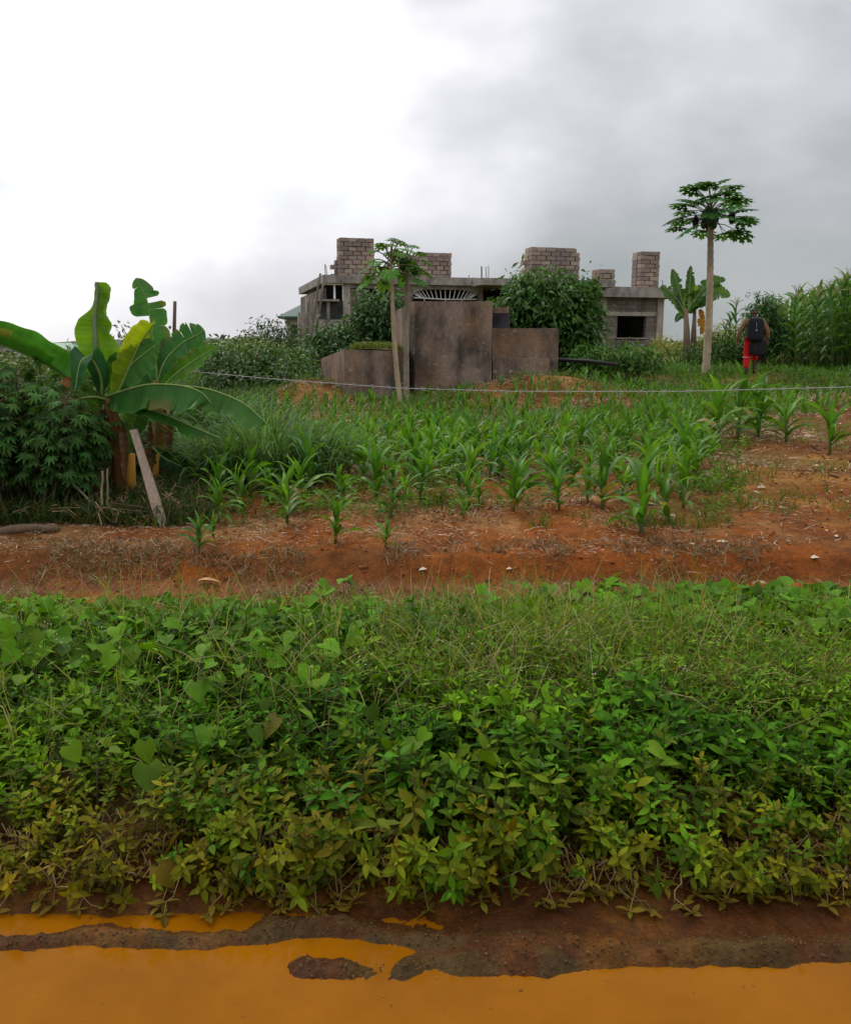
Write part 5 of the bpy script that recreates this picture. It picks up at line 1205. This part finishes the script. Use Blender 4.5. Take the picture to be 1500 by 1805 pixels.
# the largest single leaves stand out of the weeds
for i, (px, py, yy, s_, roll, az, cc, lab) in enumerate((
    (368, 1298, 3.05, .095, .1, 2.9, (.10, .22, .014), 'largest bright heart-shaped leaf, in the weeds left of the middle'), (338, 1305, 3.07, .085, -.3, 3.5, (.07, .18, .014), 'bright heart-shaped leaf overlapping the largest one'),
    (262, 1362, 2.85, .10, .3, 3.4, (.08, .15, .012), 'broad leaf below the bright heart-shaped pair'), (270, 1318, 2.98, .08, .1, 2.6, (.05, .12, .014), 'darker broad leaf between the bright pair and the edge'),
    (320, 1480, 2.62, .115, 1.0, 2.2, (.17, .12, .010), 'long ochre leaf hanging low over the mud'), (400, 1455, 2.66, .105, .2, 3.1, (.12, .11, .010), 'large olive leaf hanging point down beside the ochre one'),
    (280, 1540, 2.52, .085, .6, 4.3, (.19, .13, .012), 'lowest ochre leaf, nearly touching the mud'), (445, 1300, 3.05, .07, 0, 4.2, (.07, .15, .014), 'pale folded leaf right of the bright pair'),
    (490, 1280, 3.1, .09, -.2, 2.2, (.13, .12, .02), 'brownish broad leaf in the middle of the weeds'), (845, 1232, 3.3, .085, .2, 3.0, (.08, .19, .015), 'single smooth oval leaf in the fine grass'), (403, 1140, 3.75, .045, .2, 3.1, (.12, .24, .02), 'small lime green leaf catching the light among creepers'))):
    c = P(px, py-14, yy); c[2] = max(c[2], Hs(c[0], yy)+.05)
    root = empty('broad_leaf_plant', (c[0], yy+.05, Hs(c[0], yy+.05)), 0, lab, 'leaf'); inv = Matrix.Translation(-Vector(root.location))
    b = MB(); b.batch(hv, hf, (frames(np.array([az]), np.array([-.75]), np.array([roll*.5]))*s_), c[None], np.array([cc])); o = b.build('leaf', M_leaf, root, smooth=True); o.matrix_parent_inverse = inv
    b = MB(); g_ = Hs(c[0], yy+.05); b.tube([(c[0], yy+.05, g_), (c[0]+.01, yy+.04, (g_+c[2])/2+.02), c], .0028, 5, (.18, .16, .05)); o = b.build('stalk', M_stem, root, smooth=True); o.matrix_parent_inverse = inv
x, y = scatter(60, -2.4, 2.6, 3.1, 4.2); k = len(x)
tv, tf = leaf_tpl(1, .5, 2, .1, .1); cc = np.repeat(np.stack([x, y, H(x, y)+.33], -1), 5, 0)+rng.normal(0, .012, (k*5, 3)); b = MB(); b.batch(tv, tf, frames(rng.uniform(0, 6.28, k*5), rng.normal(.6, .4, k*5), rng.normal(0, .4, k*5))*.009, cc, rcol(k*5, (.6, .58, .5), .1, .03)); tag(b.build('tiny_flowers', M_leaf), 'tiny whitish flower heads sprinkled over the weeds', 'flowers', kind='stuff')

# leafy weeds among the maize, small and close to the ground
b, sb = MB(), MB()
x, y = scatter(26000, -7, 12, 7.5, 20, lambda x, y: frus(x, y, .6)*(x > -.27*y)*(x < np.interp(y, EDGE_Y, EDGE_X)+.4)*sst(.47, .60, fbm(x, y, .75, 4, 241))*np.clip(11/y, 0, 1))
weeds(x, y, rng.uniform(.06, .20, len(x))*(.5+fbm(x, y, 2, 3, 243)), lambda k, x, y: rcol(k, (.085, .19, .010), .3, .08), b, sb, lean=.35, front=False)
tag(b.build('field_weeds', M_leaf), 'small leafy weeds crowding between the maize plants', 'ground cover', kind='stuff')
x, y = scatter(90, -1.9, 1.9, 1.95, 2.2); k = len(x); tv, tf = leaf_tpl(1, .4, 2, .1, .1)
b = MB(); b.batch(tv, tf, frames(rng.uniform(0, 6.28, k), rng.normal(0, .04, k), rng.normal(0, .1, k))*(rng.gamma(2, .0022, k)+.002)[:, None, None], np.stack([x, y, np.full(k, .003)], -1), rcol(k, (.16, .08, .02), .4, .1)); tag(b.build('floating_bits', M_straw), 'tiny leaf bits floating on the orange puddle', 'debris', kind='stuff')

# ---------------------------------------------------------------- the walker
def skin(name, J, E, m, col, parent, sub=2):
    me = bpy.data.meshes.new('tmp'); names = list(J); me.from_pydata([J[n][:3] for n in names], [(names.index(a), names.index(b_)) for a, b_ in E], [])
    o = bpy.data.objects.new('tmp', me); COL.objects.link(o)
    o.modifiers.new('s', 'SKIN'); ss = o.modifiers.new('u', 'SUBSURF'); ss.levels = sub
    if not me.skin_vertices: me.skin_vertices.new()
    for i, n in enumerate(names):
        r = J[n][3]; r2 = J[n][4] if len(J[n]) > 4 else r
        me.skin_vertices[0].data[i].radius = (r, r2); me.skin_vertices[0].data[i].use_root = (i == 0)
    bpy.context.view_layer.update(); dg = bpy.context.evaluated_depsgraph_get(); ev = o.evaluated_get(dg); m2 = bpy.data.meshes.new_from_object(ev)
    v = np.array([q.co[:] for q in m2.vertices]); f = [tuple(p.vertices) for p in m2.polygons]
    bpy.data.objects.remove(o)
    b = MB(); b.add(v, f, col); return b.build(name, m, parent, smooth=True)
wp = P(1322, 672, 25.3); wz = Hs(wp[0], 25.3)
PSC = (1.16, 1.1, 1.06)
W_ = empty('person', (wp[0], 25.3, wz), R(-8), 'person walking away through the maize in tan sleeves and red trousers, carrying dark bags', 'person')
SK = (.10, .055, .035)
J = {'pelvis': (0, 0, .93, .14, .12), 'waist': (0, 0, 1.10, .14, .11), 'chest': (0, .0, 1.29, .17, .12), 'nb': (0, 0, 1.43, .075), 'neck': (0, .015, 1.49, .055), 'head': (0, .03, 1.585, .078, .09), 'top': (0, .03, 1.66, .07, .08)}
W_.scale = PSC
E = [('pelvis', 'waist'), ('waist', 'chest'), ('chest', 'nb'), ('nb', 'neck'), ('neck', 'head'), ('head', 'top')]
for s, sg in (('l', -1), ('r', 1)):
    J[s+'sh'] = (sg*.19, 0, 1.385, .07); J[s+'el'] = (sg*.31, -.03, 1.14, .05); J[s+'wr'] = (sg*.35, .04, .92, .032); J[s+'pa'] = (sg*.355, .05, .855, .038, .024)
    E += [('chest', s+'sh'), (s+'sh', s+'el'), (s+'el', s+'wr'), (s+'wr', s+'pa')]
    for q in range(4):
        J[f'{s}f{q}'] = (sg*.357, .022+.02*q, .815, .010); J[f'{s}g{q}'] = (sg*.345, .024+.02*q, .782-.004*(1 if q in (1, 2) else 0), .009); J[f'{s}h{q}'] = (sg*.33, .026+.019*q, .762, .008)
        E += [(s+'pa', f'{s}f{q}'), (f'{s}f{q}', f'{s}g{q}'), (f'{s}g{q}', f'{s}h{q}')]
    J[s+'t0'] = (sg*.34, .09, .865, .011); J[s+'t1'] = (sg*.325, .105, .835, .009); E += [(s+'pa', s+'t0'), (s+'t0', s+'t1')]
J.update({'lhip': (-.095, 0, .87, .105), 'lkn': (-.12, .02, .50, .07), 'lcalf': (-.125, -.03, .33, .06), 'lan': (-.13, -.08, .10, .042), 'ltoe': (-.135, .06, .035, .04, .03),
          'rhip': (.095, 0, .87, .105), 'rkn': (.10, .20, .52, .068), 'rcalf': (.10, .19, .34, .056), 'ran': (.10, .18, .12, .042), 'rtoe': (.105, .31, .05, .04, .03)})
E += [('pelvis', 'lhip'), ('lhip', 'lkn'), ('lkn', 'lcalf'), ('lcalf', 'lan'), ('lan', 'ltoe'), ('pelvis', 'rhip'), ('rhip', 'rkn'), ('rkn', 'rcalf'), ('rcalf', 'ran'), ('ran', 'rtoe')]
skin('body', J, E, M_skin, SK, W_, 2)
def sub(keys, d=.014, **kw):
    K = {k: tuple(list(J[k][:3])+[r+d for r in J[k][3:]]) for k in keys}; K.update(kw); return K
k_ = ['chest', 'waist', 'pelvis', 'nb', 'lsh', 'lel', 'lwr', 'rsh', 'rel', 'rwr']
skin('shirt', sub(k_, .016), [('chest', 'waist'), ('waist', 'pelvis'), ('chest', 'nb'), ('chest', 'lsh'), ('lsh', 'lel'), ('lel', 'lwr'), ('chest', 'rsh'), ('rsh', 'rel'), ('rel', 'rwr')], M_cloth, (.24, .14, .07), W_)
skin('trousers', sub(['pelvis', 'lhip', 'lkn', 'lcalf', 'rhip', 'rkn', 'rcalf'], .02, lan2=(-.13, -.07, .14, .062), ), [('pelvis', 'lhip'), ('lhip', 'lkn'), ('lkn', 'lcalf'), ('lcalf', 'lan2'), ('pelvis', 'rhip'), ('rhip', 'rkn'), ('rkn', 'rcalf')], M_cloth, (.62, .008, .012), W_)
b = MB(); b.tube([(-.128+.088*math.cos(a), .0+.088*math.sin(a), .44) for a in np.linspace(0, 6.28, 17)], .012, 5, (.55, .40, .38), cap=False); b.build('trouser_stripe', M_cloth, W_)
skin('hair', {'a': (0, .02, 1.60, .078, .088), 'b': (0, .03, 1.675, .078, .088)}, [('a', 'b')], M_cloth, (.025, .018, .016), W_)
skin('head_scarf', {'a': (-.08, .0, 1.60, .02), 'b': (0, -.07, 1.61, .025), 'c': (.08, .0, 1.60, .02)}, [('a', 'b'), ('b', 'c')], M_cloth, (.16, .09, .07), W_)
for sg in (-1, 1):
    q = J['lan'] if sg < 0 else J['ran']; r = J['ltoe'] if sg < 0 else J['rtoe']
    skin('shoe', {'a': (q[0], q[1]-.03, q[2]-.055, .048, .035), 'b': ((q[0]+r[0])/2, (q[1]+r[1])/2, r[2]+.005, .05, .04), 'c': (r[0], r[1]+.04, r[2], .042, .03)}, [('a', 'b'), ('b', 'c')], M_cloth, (.04, .03, .03), W_)
# backpack on the back, bag hanging from the right hand
def bag(name, loc, dims, col, label, cat, extras):
    root = empty(name, (wp[0], 25.3, wz), R(-8), label, cat); root.scale = PSC
    me = bpy.data.meshes.new('tmp'); dx, dy, dz = dims; vs = [(x*dx, y*dy, z*dz) for z in (-1, -.75, 0, .8, 1) for (x, y) in ((-1, -.4), (-.75, -1), (0, -1.12), (.75, -1), (1, -.4), (1, 1), (0, 1), (-1, 1))]
    vs = [(loc[0]+v[0]*(1-.3*(abs(v[2]) > dz*.9)), loc[1]+v[1]*(1-.3*(abs(v[2]) > dz*.9)), loc[2]+v[2]) for v in vs]
    fs = [(j*8+i, j*8+(i+1) % 8, (j+1)*8+(i+1) % 8, (j+1)*8+i) for j in range(4) for i in range(8)]+[tuple(range(7, -1, -1)), tuple(range(32, 40))]
    me.from_pydata(vs, [], fs); o = bpy.data.objects.new('tmp', me); COL.objects.link(o); s_ = o.modifiers.new('u', 'SUBSURF'); s_.levels = 2
    bpy.context.view_layer.update(); m2 = bpy.data.meshes.new_from_object(o.evaluated_get(bpy.context.evaluated_depsgraph_get())); v = np.array([q.co[:] for q in m2.vertices]); f = [tuple(p.vertices) for p in m2.polygons]; bpy.data.objects.remove(o)
    b = MB(); b.add(v, f, col); b.build('bag_body', M_cloth, root, smooth=True)
    for nm, pts, r, c, m_ in extras: b = MB(); b.tube(pts, r, 6, c); b.build(nm, m_, root, smooth=True)
    return root
DK = (.014, .016, .024)
bag('backpack', (0, -.22, 1.16), (.19, .10, .30), DK, 'large black backpack worn on the back of the walker', 'backpack', [
    ('strap', [(-.10, -.15, 1.40), (-.13, .0, 1.47), (-.13, .13, 1.30), (-.15, .08, 1.0), (-.14, -.15, .93)], .02, DK, M_cloth), ('strap', [(.10, -.15, 1.40), (.13, .0, 1.47), (.13, .13, 1.30), (.15, .08, 1.0), (.14, -.15, .93)], .02, (.12, .09, .06), M_cloth),
    ('carry_loop', [(-.03, -.22, 1.43), (.0, -.25, 1.50), (.04, -.22, 1.44)], .009, (.3, .28, .26), M_cloth), ('zip', [(-.01, -.335, 1.34), (-.01, -.345, 1.22), (-.01, -.345, 1.16)], .006, (.25, .25, .27), M_metal), ('badge', [(-.01, -.345, 1.15), (-.01, -.35, 1.12)], .02, (.5, .48, .52), M_plain)])
bag('carrier_bag', (.10, -.12, .70), (.21, .09, .22), (.016, .014, .016), 'black carrier bag hanging beside the legs of the walker, its handles reddish', 'bag', [
    ('handle', [(.02, -.16, .90), (.10, -.17, 1.03), (.24, -.10, 1.0), (.345, .02, .80), (.25, -.10, .87)], .008, (.35, .14, .14), M_cloth), ('fold', [(-.03, -.205, .62), (.02, -.215, .70), (.01, -.21, .80)], .006, (.10, .03, .03), M_cloth)])
print('blocks', nblk, 'maize', len(cand)+n_ind, 'objects', len(bpy.data.objects), 'verts', sum(len(m.vertices) for m in bpy.data.meshes))
